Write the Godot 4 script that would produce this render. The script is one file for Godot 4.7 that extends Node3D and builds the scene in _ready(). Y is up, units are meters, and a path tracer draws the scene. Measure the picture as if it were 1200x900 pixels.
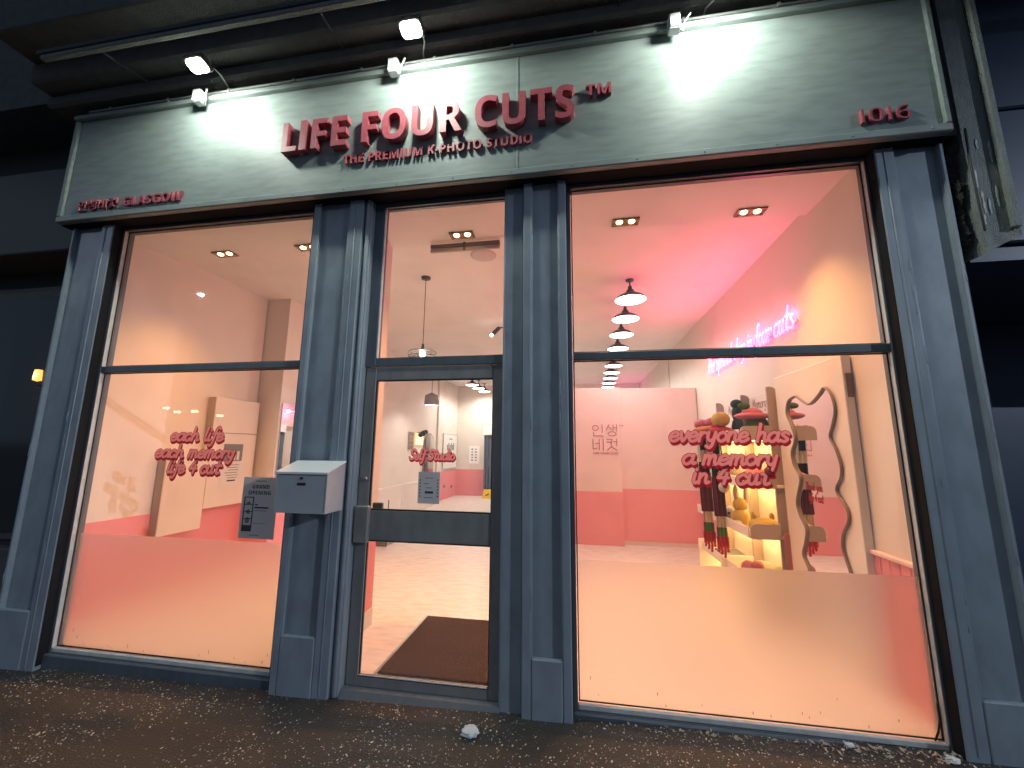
extends Node3D
# A shopfront at night: glass plane z = 0, street towards +z, shop interior towards -z, metres.

var M := {}
var rng := RandomNumberGenerator.new()
var used := {}
const FLOOR := 0.07
const CEIL := 3.34
const ORDINAL := ["first", "second", "third", "fourth", "fifth", "sixth", "seventh", "eighth", "ninth", "tenth"]

# ---------------------------------------------------------------- naming and tagging
func numbered(called: String) -> String:
	if not used.has(called):
		used[called] = 0
		return called
	used[called] += 1
	return "%s_%03d" % [called, used[called]]

func tag(o: Node, label: String, category: String, group := "", kind := "") -> Node:
	if label: o.set_meta("label", label)
	if category: o.set_meta("category", category)
	if group: o.set_meta("group", group)
	if kind: o.set_meta("kind", kind)
	return o

func thing(called: String, label: String, category: String, at := Vector3.ZERO, group := "") -> Node3D:
	var o := Node3D.new()
	o.name = numbered(called)
	add_child(o)
	o.position = at
	tag(o, label, category, group)
	return o

func put(called: String, mesh: Mesh, m: Material, parent: Node, at := Vector3.ZERO) -> MeshInstance3D:
	var o := MeshInstance3D.new()
	o.mesh = mesh
	o.material_override = m
	o.position = at
	if parent == self or parent == null:
		o.name = numbered(called)
		add_child(o)
	else:
		o.name = called
		parent.add_child(o, true)
	return o

func structure(called: String, mesh: Mesh, m: Material, at := Vector3.ZERO) -> MeshInstance3D:
	var o := put(called, mesh, m, self, at)
	o.set_meta("kind", "structure")
	return o

# ---------------------------------------------------------------- mesh helpers
func start() -> SurfaceTool:
	var st := SurfaceTool.new()
	st.begin(Mesh.PRIMITIVE_TRIANGLES)
	return st

func done(st: SurfaceTool) -> ArrayMesh:
	st.generate_normals()
	return st.commit()

func tri(st: SurfaceTool, a: Vector3, b: Vector3, c: Vector3) -> void:
	st.add_vertex(a); st.add_vertex(b); st.add_vertex(c)

func quad(st: SurfaceTool, a: Vector3, b: Vector3, c: Vector3, d: Vector3) -> void:
	tri(st, a, b, c); tri(st, a, c, d)

# box with chamfered edges between two corners
func add_box(st: SurfaceTool, lo: Vector3, hi: Vector3, bevel := 0.0) -> void:
	st.set_smooth_group(-1)
	var c := (lo + hi) * 0.5
	var h := (hi - lo) * 0.5
	var b := minf(bevel, minf(h.x, minf(h.y, h.z)) * 0.9)
	if b <= 0.0:
		for ax in 3:
			for s in [-1.0, 1.0]:
				var u := (ax + 1) % 3
				var v := (ax + 2) % 3
				var p: Array[Vector3] = []
				for k in [[-1, -1], [1, -1], [1, 1], [-1, 1]]:
					var q := Vector3.ZERO
					q[ax] = h[ax] * s
					q[u] = h[u] * k[0]
					q[v] = h[v] * k[1]
					p.append(c + q)
				if s > 0: quad(st, p[3], p[2], p[1], p[0])
				else: quad(st, p[0], p[1], p[2], p[3])
		return
	var i := h - Vector3(b, b, b)
	for ax in 3:
		var u := (ax + 1) % 3
		var v := (ax + 2) % 3
		for s in [-1.0, 1.0]:
			var p: Array[Vector3] = []
			for k in [[-1, -1], [1, -1], [1, 1], [-1, 1]]:
				var q := Vector3.ZERO
				q[ax] = h[ax] * s
				q[u] = i[u] * k[0]
				q[v] = i[v] * k[1]
				p.append(c + q)
			if s > 0: quad(st, p[3], p[2], p[1], p[0])
			else: quad(st, p[0], p[1], p[2], p[3])
		# the four edges that run along this axis
		for su in [-1.0, 1.0]:
			for sv in [-1.0, 1.0]:
				var e: Array[Vector3] = []
				for k in [[-1, 0], [1, 0], [1, 1], [-1, 1]]:
					var q := Vector3.ZERO
					q[ax] = i[ax] * k[0]
					q[u] = (h[u] if k[1] == 0 else i[u]) * su
					q[v] = (i[v] if k[1] == 0 else h[v]) * sv
					e.append(c + q)
				if su * sv > 0: quad(st, e[3], e[2], e[1], e[0])
				else: quad(st, e[0], e[1], e[2], e[3])
	for sx in [-1.0, 1.0]:
		for sy in [-1.0, 1.0]:
			for sz in [-1.0, 1.0]:
				var p1 := c + Vector3(h.x * sx, i.y * sy, i.z * sz)
				var p2 := c + Vector3(i.x * sx, h.y * sy, i.z * sz)
				var p3 := c + Vector3(i.x * sx, i.y * sy, h.z * sz)
				if sx * sy * sz > 0: tri(st, p3, p2, p1)
				else: tri(st, p1, p2, p3)

func box(lo: Vector3, hi: Vector3, bevel := 0.0) -> ArrayMesh:
	var st := start()
	add_box(st, lo, hi, bevel)
	return done(st)

func xyz(x0: float, x1: float, y0: float, y1: float, z0: float, z1: float, bevel := 0.0) -> ArrayMesh:
	return box(Vector3(x0, y0, z0), Vector3(x1, y1, z1), bevel)

# surface of revolution round y: profile of (radius, height)
func add_lathe(st: SurfaceTool, profile: Array, n := 24, at := Vector3.ZERO, smooth := true) -> void:
	st.set_smooth_group(0 if smooth else -1)
	for k in n:
		var a0 := TAU * k / n
		var a1 := TAU * (k + 1) / n
		for j in profile.size() - 1:
			var p: Vector2 = profile[j]
			var q: Vector2 = profile[j + 1]
			var A := at + Vector3(p.x * cos(a0), p.y, p.x * sin(a0))
			var B := at + Vector3(p.x * cos(a1), p.y, p.x * sin(a1))
			var C := at + Vector3(q.x * cos(a1), q.y, q.x * sin(a1))
			var D := at + Vector3(q.x * cos(a0), q.y, q.x * sin(a0))
			if p.x > 1e-5: tri(st, A, B, C)
			if q.x > 1e-5: tri(st, A, C, D)

func lathe(profile: Array, n := 24) -> ArrayMesh:
	var st := start()
	add_lathe(st, profile, n)
	return done(st)

# swept tube; section radii ra (across) and rb (along "flat" normal)
func add_tube(st: SurfaceTool, pts: Array, ra: float, rb: float, normal := Vector3(0, 0, 1), n := 8) -> void:
	st.set_smooth_group(0)
	if pts.size() < 2: return
	var rings: Array = []
	for i in pts.size():
		var t: Vector3
		if i == 0: t = pts[1] - pts[0]
		elif i == pts.size() - 1: t = pts[i] - pts[i - 1]
		else: t = (pts[i + 1] - pts[i]).normalized() + (pts[i] - pts[i - 1]).normalized()
		t = t.normalized()
		var up := normal
		if absf(t.dot(up)) > 0.95: up = Vector3(1, 0, 0) if absf(t.x) < 0.8 else Vector3(0, 1, 0)
		var side := t.cross(up).normalized()
		up = side.cross(t).normalized()
		rings.append([pts[i], side, up, t])
	# rounded ends
	var all: Array = []
	for f in [[-1.0, 0.05], [-0.7, 0.71]]:
		all.append([rings[0][0] + rings[0][3] * ra * f[0], rings[0][1], rings[0][2], f[1]])
	for r in rings: all.append([r[0], r[1], r[2], 1.0])
	var L: Array = rings[-1]
	for f in [[0.7, 0.71], [1.0, 0.05]]:
		all.append([L[0] + L[3] * ra * f[0], L[1], L[2], f[1]])
	for i in all.size() - 1:
		for k in n:
			var a0 := TAU * k / n
			var a1 := TAU * (k + 1) / n
			var e: Array = []
			for w in [[i, a0], [i, a1], [i + 1, a1], [i + 1, a0]]:
				var R: Array = all[w[0]]
				e.append(R[0] + (R[1] * cos(w[1]) * ra + R[2] * sin(w[1]) * rb) * R[3])
			quad(st, e[3], e[2], e[1], e[0])

func tube(pts: Array, r: float, n := 8) -> ArrayMesh:
	var st := start()
	add_tube(st, pts, r, r, Vector3(0, 0, 1), n)
	return done(st)

func add_ball(st: SurfaceTool, c: Vector3, r: Vector3, n := 14, lump := 0.0) -> void:
	st.set_smooth_group(0)
	var g := func(i: int, j: int) -> Vector3:
		var th := PI * i / (n / 2.0)
		var ph := TAU * (j % n) / n
		var d := Vector3(sin(th) * cos(ph), cos(th), sin(th) * sin(ph))
		var k := 1.0 + lump * sin(d.x * 9.0 + c.y * 40.0) * cos(d.y * 8.0 + c.x * 30.0) * sin(d.z * 7.0 + 1.3)
		return c + d * r * k
	for i in n / 2:
		for j in n:
			var a: Vector3 = g.call(i, j)
			var b: Vector3 = g.call(i, j + 1)
			var cc: Vector3 = g.call(i + 1, j + 1)
			var d: Vector3 = g.call(i + 1, j)
			if i > 0: tri(st, a, b, cc)
			if i < n / 2 - 1: tri(st, a, cc, d)

func balls(list: Array, lump := 0.0, n := 14) -> ArrayMesh:
	var st := start()
	for b in list: add_ball(st, b[0], b[1], n, lump)
	return done(st)

# flat polygon pushed out: points in a plane given by origin, u and v; from w0 to w1 along w
func prism(poly: PackedVector2Array, o: Vector3, u: Vector3, v: Vector3, w: Vector3) -> ArrayMesh:
	var st := start()
	st.set_smooth_group(-1)
	var idx := Geometry2D.triangulate_polygon(poly)
	var P := func(p: Vector2, s: float) -> Vector3: return o + u * p.x + v * p.y + w * s
	for i in range(0, idx.size(), 3):
		tri(st, P.call(poly[idx[i]], 1.0), P.call(poly[idx[i + 1]], 1.0), P.call(poly[idx[i + 2]], 1.0))
		tri(st, P.call(poly[idx[i]], 0.0), P.call(poly[idx[i + 2]], 0.0), P.call(poly[idx[i + 1]], 0.0))
	for i in poly.size():
		var a := poly[i]
		var b := poly[(i + 1) % poly.size()]
		quad(st, P.call(a, 0.0), P.call(b, 0.0), P.call(b, 1.0), P.call(a, 1.0))
	return done(st)

func smooth_line(p: Array, per := 5) -> Array:
	if p.size() < 3: return p
	var out: Array = []
	for i in p.size() - 1:
		var p0: Vector2 = p[maxi(i - 1, 0)]
		var p1: Vector2 = p[i]
		var p2: Vector2 = p[i + 1]
		var p3: Vector2 = p[mini(i + 2, p.size() - 1)]
		for k in per:
			out.append(p1.cubic_interpolate(p2, p0, p3, float(k) / per))
	out.append(p[-1])
	return out

func rounded(x0: float, x1: float, y0: float, y1: float, r: Array) -> PackedVector2Array:
	# corner radii: bottom left, bottom right, top right, top left
	var out := PackedVector2Array()
	var cs := [[x0, y0, 1, 1, PI], [x1, y0, -1, 1, 1.5 * PI], [x1, y1, -1, -1, 0.0], [x0, y1, 1, -1, 0.5 * PI]]
	for i in 4:
		var q: Array = cs[i]
		var rr: float = r[i]
		if rr <= 0.0:
			out.append(Vector2(q[0], q[1]))
			continue
		for k in 7:
			var a: float = q[4] + 0.5 * PI * k / 6.0
			out.append(Vector2(q[0] + q[2] * rr + cos(a) * rr, q[1] + q[3] * rr + sin(a) * rr))
	return out

# ---------------------------------------------------------------- materials
func noise_image(freq: float, octaves: int, seed_: int, size := 512, lo := 0.0, hi := 1.0, kind := FastNoiseLite.TYPE_SIMPLEX_SMOOTH) -> ImageTexture:
	var n := FastNoiseLite.new()
	n.seed = seed_
	n.noise_type = kind
	n.frequency = freq
	n.fractal_octaves = octaves
	var im := n.get_seamless_image(size, size)
	im.convert(Image.FORMAT_RGB8)
	if lo != 0.0 or hi != 1.0:
		var d := im.get_data()
		for i in d.size(): d[i] = int(clampf(lo + (hi - lo) * d[i] / 255.0, 0.0, 1.0) * 255.0)
		im = Image.create_from_data(size, size, false, Image.FORMAT_RGB8, d)
	return ImageTexture.create_from_image(im)

func srgb(c: Color) -> Color:
	var o := c.linear_to_srgb()
	o.a = c.a
	return o

func mat(c: Color, rough := 0.6, metal := 0.0) -> StandardMaterial3D:
	var m := StandardMaterial3D.new()
	m.albedo_color = srgb(c)
	m.roughness = rough
	m.metallic = metal
	return m

func grain(m: StandardMaterial3D, tex: Texture2D, scale: Vector3, bump: Texture2D = null, depth := 0.0) -> StandardMaterial3D:
	m.uv1_triplanar = true
	m.uv1_world_triplanar = true
	m.uv1_scale = scale
	if tex: m.albedo_texture = tex
	if bump:
		m.heightmap_enabled = true
		m.heightmap_texture = bump
		m.heightmap_scale = depth
	return m

func glow(c: Color, energy: float) -> StandardMaterial3D:
	var m := mat(Color(0.8, 0.8, 0.8), 0.5)
	m.emission_enabled = true
	m.emission = srgb(c)
	m.emission_energy_multiplier = energy
	return m

func make_materials() -> void:
	var patch := noise_image(0.012, 4, 3, 512, 0.9, 1.05)
	var wall_tone := noise_image(0.006, 3, 5, 512, 0.97, 1.03)
	var fine := noise_image(0.09, 3, 7, 512, 0.2, 1.0)
	var ripple := noise_image(0.02, 4, 11, 512)
	var speck := noise_image(0.16, 2, 13, 1024, 0.1, 1.15)
	var streak := noise_image(0.014, 5, 17, 1024, 0.9, 1.06)
	var brushed := noise_image(0.02, 4, 23, 512, 0.9, 1.05)
	M.paint = grain(mat(Color(0.28, 0.32, 0.365), 0.42), patch, Vector3(0.9, 0.5, 0.9), ripple, 0.05)
	M.fascia = grain(mat(Color(0.25, 0.29, 0.28), 0.55), brushed, Vector3(0.35, 1.6, 0.35), brushed, 0.07)
	M.frame = grain(mat(Color(0.105, 0.125, 0.15), 0.4), patch, Vector3(1.5, 0.6, 1.5), ripple, 0.06)
	M.door = grain(mat(Color(0.24, 0.235, 0.23), 0.42), patch, Vector3(1.5, 0.6, 1.5), ripple, 0.06)
	M.bead = grain(mat(Color(0.62, 0.6, 0.58), 0.5), patch, Vector3(2, 2, 2))
	M.gasket = mat(Color(0.012, 0.012, 0.012), 0.7)
	M.step = grain(mat(Color(0.13, 0.155, 0.18), 0.45), patch, Vector3(3, 3, 3), fine, 0.1)
	M.asphalt = grain(mat(Color(0.10, 0.093, 0.083), 0.62), speck, Vector3(1.6, 1.6, 1.6), fine, 0.9)
	M.chip = mat(Color(0.8, 0.77, 0.7), 0.7)
	M.chip.vertex_color_use_as_albedo = true
	M.cream = grain(mat(Color(0.76, 0.70, 0.635), 0.75), wall_tone, Vector3(0.4, 0.4, 0.4), fine, 0.03)
	M.pink = grain(mat(Color(0.80, 0.30, 0.32), 0.55), wall_tone, Vector3(0.4, 0.4, 0.4), fine, 0.03)
	M.blush = grain(mat(Color(0.80, 0.60, 0.56), 0.6), wall_tone, Vector3(0.4, 0.4, 0.4))
	M.ceiling = grain(mat(Color(0.76, 0.73, 0.69), 0.85), wall_tone, Vector3(0.4, 0.4, 0.4))
	M.floor = grain(mat(Color(0.78, 0.70, 0.645), 0.38), streak, Vector3(0.3, 1, 0.9))
	M.coir = grain(mat(Color(0.15, 0.08, 0.052), 0.95), speck, Vector3(1.3, 1.3, 1.3), fine, 1.2)
	M.metal = mat(Color(0.5, 0.5, 0.5), 0.3, 1.0)
	M.dark_metal = mat(Color(0.05, 0.045, 0.042), 0.4)
	M.bronze = mat(Color(0.16, 0.09, 0.045), 0.4)
	M.mirror = mat(Color(0.86, 0.87, 0.86), 0.02, 1.0)
	M.mirror_edge = mat(Color(0.24, 0.19, 0.15), 0.5)
	M.glass = mat(Color(1, 1, 1, 0.04), 0.01)
	M.glass.transparency = BaseMaterial3D.TRANSPARENCY_ALPHA
	M.film = mat(Color(0.98, 0.95, 0.92, 0.05), 0.55)
	M.film.refraction_enabled = true
	M.film.refraction_scale = 0.025
	M.film.metallic_specular = 0.2
	M.sign_pink = grain(mat(Color(0.41, 0.085, 0.11), 0.5), patch, Vector3(2, 2, 2))
	M.sign_dark = mat(Color(0.26, 0.035, 0.05), 0.5)
	M.vinyl = mat(Color(0.72, 0.32, 0.33), 0.5)
	M.vinyl.backlight_enabled = true
	M.vinyl.backlight = srgb(Color(0.62, 0.25, 0.25))
	M.vinyl_shade = mat(Color(0.34, 0.012, 0.028), 0.5)
	M.vinyl_shade.backlight_enabled = true
	M.vinyl_shade.backlight = srgb(Color(0.22, 0.004, 0.013))
	M.paper = mat(Color(0.72, 0.70, 0.70), 0.8)
	M.paper.backlight_enabled = true
	M.paper.backlight = Color(0.35, 0.33, 0.32)
	M.ink = mat(Color(0.02, 0.02, 0.022), 0.7)
	M.grey_ink = mat(Color(0.18, 0.18, 0.2), 0.7)
	M.logo = mat(Color(0.52, 0.13, 0.15), 0.6)
	M.letterbox = grain(mat(Color(0.45, 0.47, 0.48), 0.4), wall_tone, Vector3(2, 2, 2))
	M.lid = mat(Color(0.78, 0.8, 0.78), 0.4)
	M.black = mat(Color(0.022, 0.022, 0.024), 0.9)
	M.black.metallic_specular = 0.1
	M.sandstone = grain(mat(Color(0.155, 0.15, 0.142), 0.95), patch, Vector3(1, 1, 1), fine, 0.6)
	M.slate_paint = mat(Color(0.085, 0.085, 0.09), 0.6)
	M.slate_paint.metallic_specular = 0.3
	M.navy = grain(mat(Color(0.03, 0.045, 0.09), 0.45), patch, Vector3(0.6, 0.6, 0.6))
	M.old_paint = grain(mat(Color(0.25, 0.265, 0.245), 0.7), patch, Vector3(3, 1.2, 3), fine, 0.8)
	M.rubble = grain(mat(Color(0.11, 0.105, 0.09), 0.95), speck, Vector3(2, 2, 2), fine, 1.0)
	M.flake = mat(Color(0.6, 0.6, 0.57), 0.7)
	M.cable = mat(Color(0.3, 0.3, 0.3), 0.5)
	M.shelf = grain(mat(Color(0.42, 0.34, 0.29), 0.55), wall_tone, Vector3(0.5, 0.5, 0.5))
	M.shelf_back = mat(Color(0.78, 0.68, 0.6), 0.7)
	M.shelf_red = mat(Color(0.36, 0.13, 0.115), 0.6)
	M.warm_bulb = glow(Color(1.0, 0.62, 0.25), 14.0)
	M.white_bulb = glow(Color(1.0, 0.97, 0.88), 9.0)
	M.flood = glow(Color(0.93, 1.0, 0.82), 22.0)
	M.neon = glow(Color(1.0, 0.085, 0.46), 4.0)
	M.led = glow(Color(1.0, 0.62, 0.2), 8.0)
	M.street_lamp = glow(Color(1.0, 0.5, 0.1), 1.6)
	M.fuzz = noise_image(0.12, 3, 31, 512, 0.55, 1.1)
	M.dark_pane = mat(Color(0.05, 0.055, 0.06), 0.05)
	M.kerb_lamp = glow(Color(0.85, 0.93, 1.0), 14.0)
	M.far_lamp = glow(Color(1.0, 0.85, 0.55), 16.0)
	M.curtain = mat(Color(0.16, 0.2, 0.27), 0.8)
	M.tissue = mat(Color(0.75, 0.75, 0.74), 0.8)
	M.leaf = mat(Color(0.16, 0.12, 0.07), 0.8)
	M.leaf_pale = mat(Color(0.4, 0.36, 0.29), 0.8)

func plush(c: Color) -> StandardMaterial3D:
	var m := mat(c, 0.95)
	m.rim_enabled = true
	m.rim = 0.4
	m.rim_tint = 0.5
	grain(m, M.fuzz, Vector3(2.5, 2.5, 2.5), M.fuzz, 0.5)
	return m

# ---------------------------------------------------------------- lettering
var GLYPH := {
	"a": [1.02, [[.78, .8, .42, 1, .08, .7, .05, .3, .3, 0, .6, .15, .8, .6], [.83, 1, .78, .4, .9, .05, 1.08, .15]]],
	"c": [.88, [[.75, .75, .5, 1, .12, .75, .05, .35, .3, 0, .65, .08, .85, .3]]],
	"d": [1.08, [[.78, .8, .42, 1, .08, .7, .05, .3, .3, 0, .6, .15, .8, .6], [.95, 1.85, .82, .9, .8, .3, .95, .02, 1.12, .15]]],
	"e": [.9, [[.08, .45, .45, .5, .72, .72, .5, 1, .15, .8, .05, .4, .25, .02, .6, .05, .85, .3]]],
	"f": [.72, [[.85, 1.65, .65, 1.88, .42, 1.6, .38, .8, .32, -.35, .1, -.7, -.1, -.55], [.08, 1, .75, 1]]],
	"h": [1.0, [[.15, 1.85, .12, 0], [.14, .5, .35, .95, .65, .9, .68, .4, .76, .05, .98, .15]]],
	"i": [.48, [[.15, 1, .12, .3, .25, 0, .45, .12], [.2, 1.42, .22, 1.5]]],
	"k": [.85, [[.15, 1.85, .12, 0], [.7, .95, .2, .5], [.2, .5, .75, 0]]],
	"l": [.5, [[.22, 1.85, .15, .4, .28, 0, .5, .12]]],
	"m": [1.3, [[.1, 1, .1, 0], [.1, .5, .3, .95, .52, .85, .52, 0], [.52, .5, .75, .97, .97, .85, .98, .3, 1.08, .02, 1.28, .15]]],
	"n": [.97, [[.1, 1, .1, 0], [.1, .5, .35, .97, .62, .85, .64, .3, .75, .02, .95, .15]]],
	"o": [.9, [[.45, 1, .1, .75, .05, .35, .35, 0, .7, .2, .78, .65, .45, 1]]],
	"p": [.9, [[.15, 1, .1, -.75], [.12, .6, .4, 1, .75, .75, .7, .25, .4, 0, .12, .25]]],
	"r": [.72, [[.1, 1, .1, 0], [.1, .5, .35, .95, .65, .88]]],
	"s": [.78, [[.65, .82, .35, 1, .12, .78, .35, .53, .62, .28, .4, 0, .05, .15]]],
	"t": [.85, [[.4, 1.7, .33, .3, .48, 0, .75, .15], [.0, 1.08, .85, 1.08]]],
	"u": [1.06, [[.1, 1, .1, .3, .35, 0, .62, .25, .7, 1], [.7, 1, .68, .3, .8, .02, 1, .15]]],
	"v": [.8, [[.05, 1, .18, .4, .32, 0, .55, .4, .68, 1]]],
	"y": [.92, [[.1, 1, .1, .35, .35, .05, .62, .3, .7, 1], [.7, 1, .62, -.25, .4, -.7, .1, -.55]]],
	"S": [1.1, [[1, 1.55, .7, 1.85, .25, 1.65, .25, 1.2, .65, .95, .95, .55, .7, .05, .2, .05, -.02, .4]]],
	"T": [1.0, [[0, 1.75, 1.1, 1.82], [.6, 1.8, .5, 0]]],
	"M": [1.35, [[.05, 0, .25, 1.75], [.25, 1.75, .6, .45], [.6, .45, 1.0, 1.75], [1.0, 1.75, 1.15, 0]]],
	"4": [1.02, [[.6, 1.75, .05, .62], [.05, .62, .92, .62], [.72, 1.1, .62, 0]]],
	" ": [.62, []],
}

func run_width(text: String) -> float:
	var w := 0.0
	for ch in text: w += GLYPH[ch][0]
	return w

# strokes of a line of script as arrays of 2D points, x-height 1
func script(text: String, lean := 0.22) -> Array:
	var pen := 0.0
	var out: Array = []
	for ch in text:
		for s in GLYPH[ch][1]:
			var p: Array = []
			for i in range(0, s.size(), 2):
				p.append(Vector2(pen + s[i] + s[i + 1] * lean, s[i + 1]))
			out.append(smooth_line(p))
		pen += GLYPH[ch][0]
	return out

func script_mesh(text: String, o: Vector3, u: Vector3, v: Vector3, w: Vector3, ra: float, rb: float, lean := 0.22) -> ArrayMesh:
	var st := start()
	for s in script(text, lean):
		var pts: Array = []
		for q in s: pts.append(o + u * q.x + v * q.y)
		add_tube(st, pts, ra, rb, w, 8)
	return done(st)

# printed retro lettering on the glass: one sheet of print, a pale face inside a dark drop shade
func vinyl_line(parent: Node, text: String, x0: float, x1: float, y: float, xh: float, z: float) -> void:
	var k := (x1 - x0) / run_width(text)
	var cell := xh * 0.032
	var lo := Vector2(x0 - xh * 0.7, y - xh * 1.5)
	var W := int((x1 - x0 + xh * 1.9) / cell)
	var H := int(xh * 4.1 / cell)
	var F := PackedFloat32Array()
	var G := PackedFloat32Array()
	F.resize((W + 1) * (H + 1)); F.fill(1.0)
	G.resize((W + 1) * (H + 1)); G.fill(1.0)
	for s in script(text):
		for i in s.size() - 1:
			var a := Vector2(x0 + s[i].x * k, y + s[i].y * xh)
			var b := Vector2(x0 + s[i + 1].x * k, y + s[i + 1].y * xh)
			stamp(F, W, H, lo, cell, a, b, xh * 0.165)
			for d in [[0.0, 0.0, 0.225], [0.06, -0.14, 0.225], [0.12, -0.29, 0.22]]:
				var o := Vector2(d[0], d[1]) * xh
				stamp(G, W, H, lo, cell, a + o, b + o, xh * d[2])
	for i in F.size(): G[i] = maxf(G[i], -F[i])
	var line := put("text_line", iso_sheet(F, W, H, lo, cell, z), M.vinyl, parent)
	put("drop_shade", iso_sheet(G, W, H, lo, cell, z), M.vinyl_shade, line)

# keeps the least distance to a stroke, less its half width
func stamp(f: PackedFloat32Array, W: int, H: int, lo: Vector2, cell: float, a: Vector2, b: Vector2, r: float) -> void:
	var m := r + cell * 2.0
	var i0 := clampi(int((minf(a.x, b.x) - m - lo.x) / cell), 0, W)
	var i1 := clampi(int((maxf(a.x, b.x) + m - lo.x) / cell) + 1, 0, W)
	var j0 := clampi(int((minf(a.y, b.y) - m - lo.y) / cell), 0, H)
	var j1 := clampi(int((maxf(a.y, b.y) + m - lo.y) / cell) + 1, 0, H)
	var ab := b - a
	var l2 := maxf(ab.length_squared(), 1e-12)
	for j in range(j0, j1 + 1):
		for i in range(i0, i1 + 1):
			var p := lo + Vector2(i, j) * cell
			var t := clampf((p - a).dot(ab) / l2, 0.0, 1.0)
			var d := p.distance_to(a + ab * t) - r
			var at := j * (W + 1) + i
			if d < f[at]: f[at] = d

# marching squares: the sheet where the field is below zero
func iso_sheet(f: PackedFloat32Array, W: int, H: int, lo: Vector2, cell: float, z: float) -> ArrayMesh:
	var st := start()
	st.set_smooth_group(-1)
	for j in H:
		var run := -1
		for i in W + 1:
			var v := [1.0, 1.0, 1.0, 1.0]
			if i < W:
				var at := j * (W + 1) + i
				v = [f[at], f[at + 1], f[at + W + 2], f[at + W + 1]]
			var n := 0
			for q in v: n += 1 if q < 0.0 else 0
			if n == 4:
				if run < 0: run = i
				continue
			if run >= 0:
				var A := Vector3(lo.x + run * cell, lo.y + j * cell, z)
				var B := Vector3(lo.x + i * cell, lo.y + (j + 1) * cell, z)
				quad(st, A, Vector3(A.x, B.y, z), B, Vector3(B.x, A.y, z))
				run = -1
			if n == 0: continue
			var c := [Vector2(i, j), Vector2(i + 1, j), Vector2(i + 1, j + 1), Vector2(i, j + 1)]
			var poly: Array = []
			for q in 4:
				var r := (q + 1) % 4
				if v[q] < 0.0: poly.append(c[q])
				if (v[q] < 0.0) != (v[r] < 0.0):
					poly.append(c[q].lerp(c[r], v[q] / (v[q] - v[r])))
			for q in range(1, poly.size() - 1):
				var P: Array = []
				for w in [poly[0], poly[q + 1], poly[q]]: P.append(Vector3(lo.x + w.x * cell, lo.y + w.y * cell, z))
				tri(st, P[0], P[1], P[2])
	return done(st)

# Korean block letters as strokes in a unit square
func hangul(which: String) -> Array:
	var ring := func(cx: float, cy: float, rx: float, ry: float) -> Array:
		var r: Array = []
		for k in 17: r.append(Vector2(cx + rx * cos(TAU * k / 16.0), cy + ry * sin(TAU * k / 16.0)))
		return r
	var L := func(a: Array) -> Array:
		var r: Array = []
		for i in range(0, a.size(), 2): r.append(Vector2(a[i], a[i + 1]))
		return r
	match which:
		"in": return [ring.call(.3, .72, .24, .22), L.call([.85, 1.0, .85, .3]), L.call([.15, .34, .15, .03, .92, .03])]
		"saeng": return [L.call([.28, 1.0, .05, .52]), L.call([.26, .82, .5, .54]), L.call([.62, .98, .62, .48]), L.call([.9, 1.0, .9, .42]), L.call([.62, .72, .9, .72]), ring.call(.52, .2, .33, .18)]
		"ne": return [L.call([.08, .98, .08, .12, .42, .2]), L.call([.3, .6, .58, .6]), L.call([.58, .96, .58, .04]), L.call([.9, 1.0, .9, .0])]
		_: return [L.call([.08, .95, .52, .95, .4, .5]), L.call([.08, .72, .48, .72]), L.call([.6, .76, .88, .76]), L.call([.88, 1.0, .88, .42]), L.call([.5, .42, .1, .02]), L.call([.45, .3, .9, .02])]

func hangul_mesh(which: String, o: Vector3, w: float, h: float, r: float, depth: float) -> ArrayMesh:
	var st := start()
	for s in hangul(which):
		var pts: Array = []
		for q in s: pts.append(o + Vector3(q.x * w, q.y * h, 0))
		for i in pts.size() - 1:
			add_tube(st, [pts[i], pts[i + 1]], r, depth, Vector3(0, 0, 1), 8)
	return done(st)

# raised letters from the bold sans face, one mesh a letter
func raised(parent: Node, text: String, x0: float, x1: float, base: float, cap: float, z: float, depth: float, m: Material, called := "letter", bold := true) -> void:
	var font := SystemFont.new()
	font.font_names = PackedStringArray(["Droid Sans"])
	font.font_weight = 700 if bold else 400
	var fs := 96
	var px := cap / (0.714 * fs)
	var make := func(ch: String) -> TextMesh:
		var t := TextMesh.new()
		t.font = font
		t.font_size = fs
		t.pixel_size = px
		t.depth = depth
		t.curve_step = 2.0
		t.horizontal_alignment = HORIZONTAL_ALIGNMENT_LEFT
		t.text = ch
		return t
	var H: AABB = make.call("H").get_aabb()
	var total := 0.0
	var adv: Array = []
	for ch in text:
		var a := font.get_string_size(ch, HORIZONTAL_ALIGNMENT_LEFT, -1, fs).x * px
		if ch == "I" or ch == "1": a = cap * 0.42
		adv.append(a)
		total += a
	var sx := (x1 - x0) / total
	var pen := 0.0
	for i in text.length():
		if text[i] == "I" or text[i] == "1":
			var hw := cap * (0.105 if bold else 0.075)
			put(called, xyz(-hw, hw, 0.0, cap, 0.0, depth), m, parent, Vector3(x0 + (pen + adv[i] * 0.5) * sx, base, z))
		elif text[i] != " ":
			var o := put(called, make.call(text[i]), m, parent, Vector3(x0 + pen * sx, base - H.position.y, z + depth * 0.5))
			o.scale = Vector3(sx, 1, 1)
		pen += adv[i]

# ---------------------------------------------------------------- lights
func omni(at: Vector3, c: Color, energy: float, size := 0.05, parent: Node = null) -> void:
	var l := OmniLight3D.new()
	l.name = "lamp_light"
	l.light_color = srgb(c)
	l.light_energy = energy
	l.light_size = size
	l.omni_range = 14.0
	l.omni_attenuation = 2.0
	l.shadow_enabled = true
	(parent if parent else self).add_child(l, true)
	l.position = at

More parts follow.
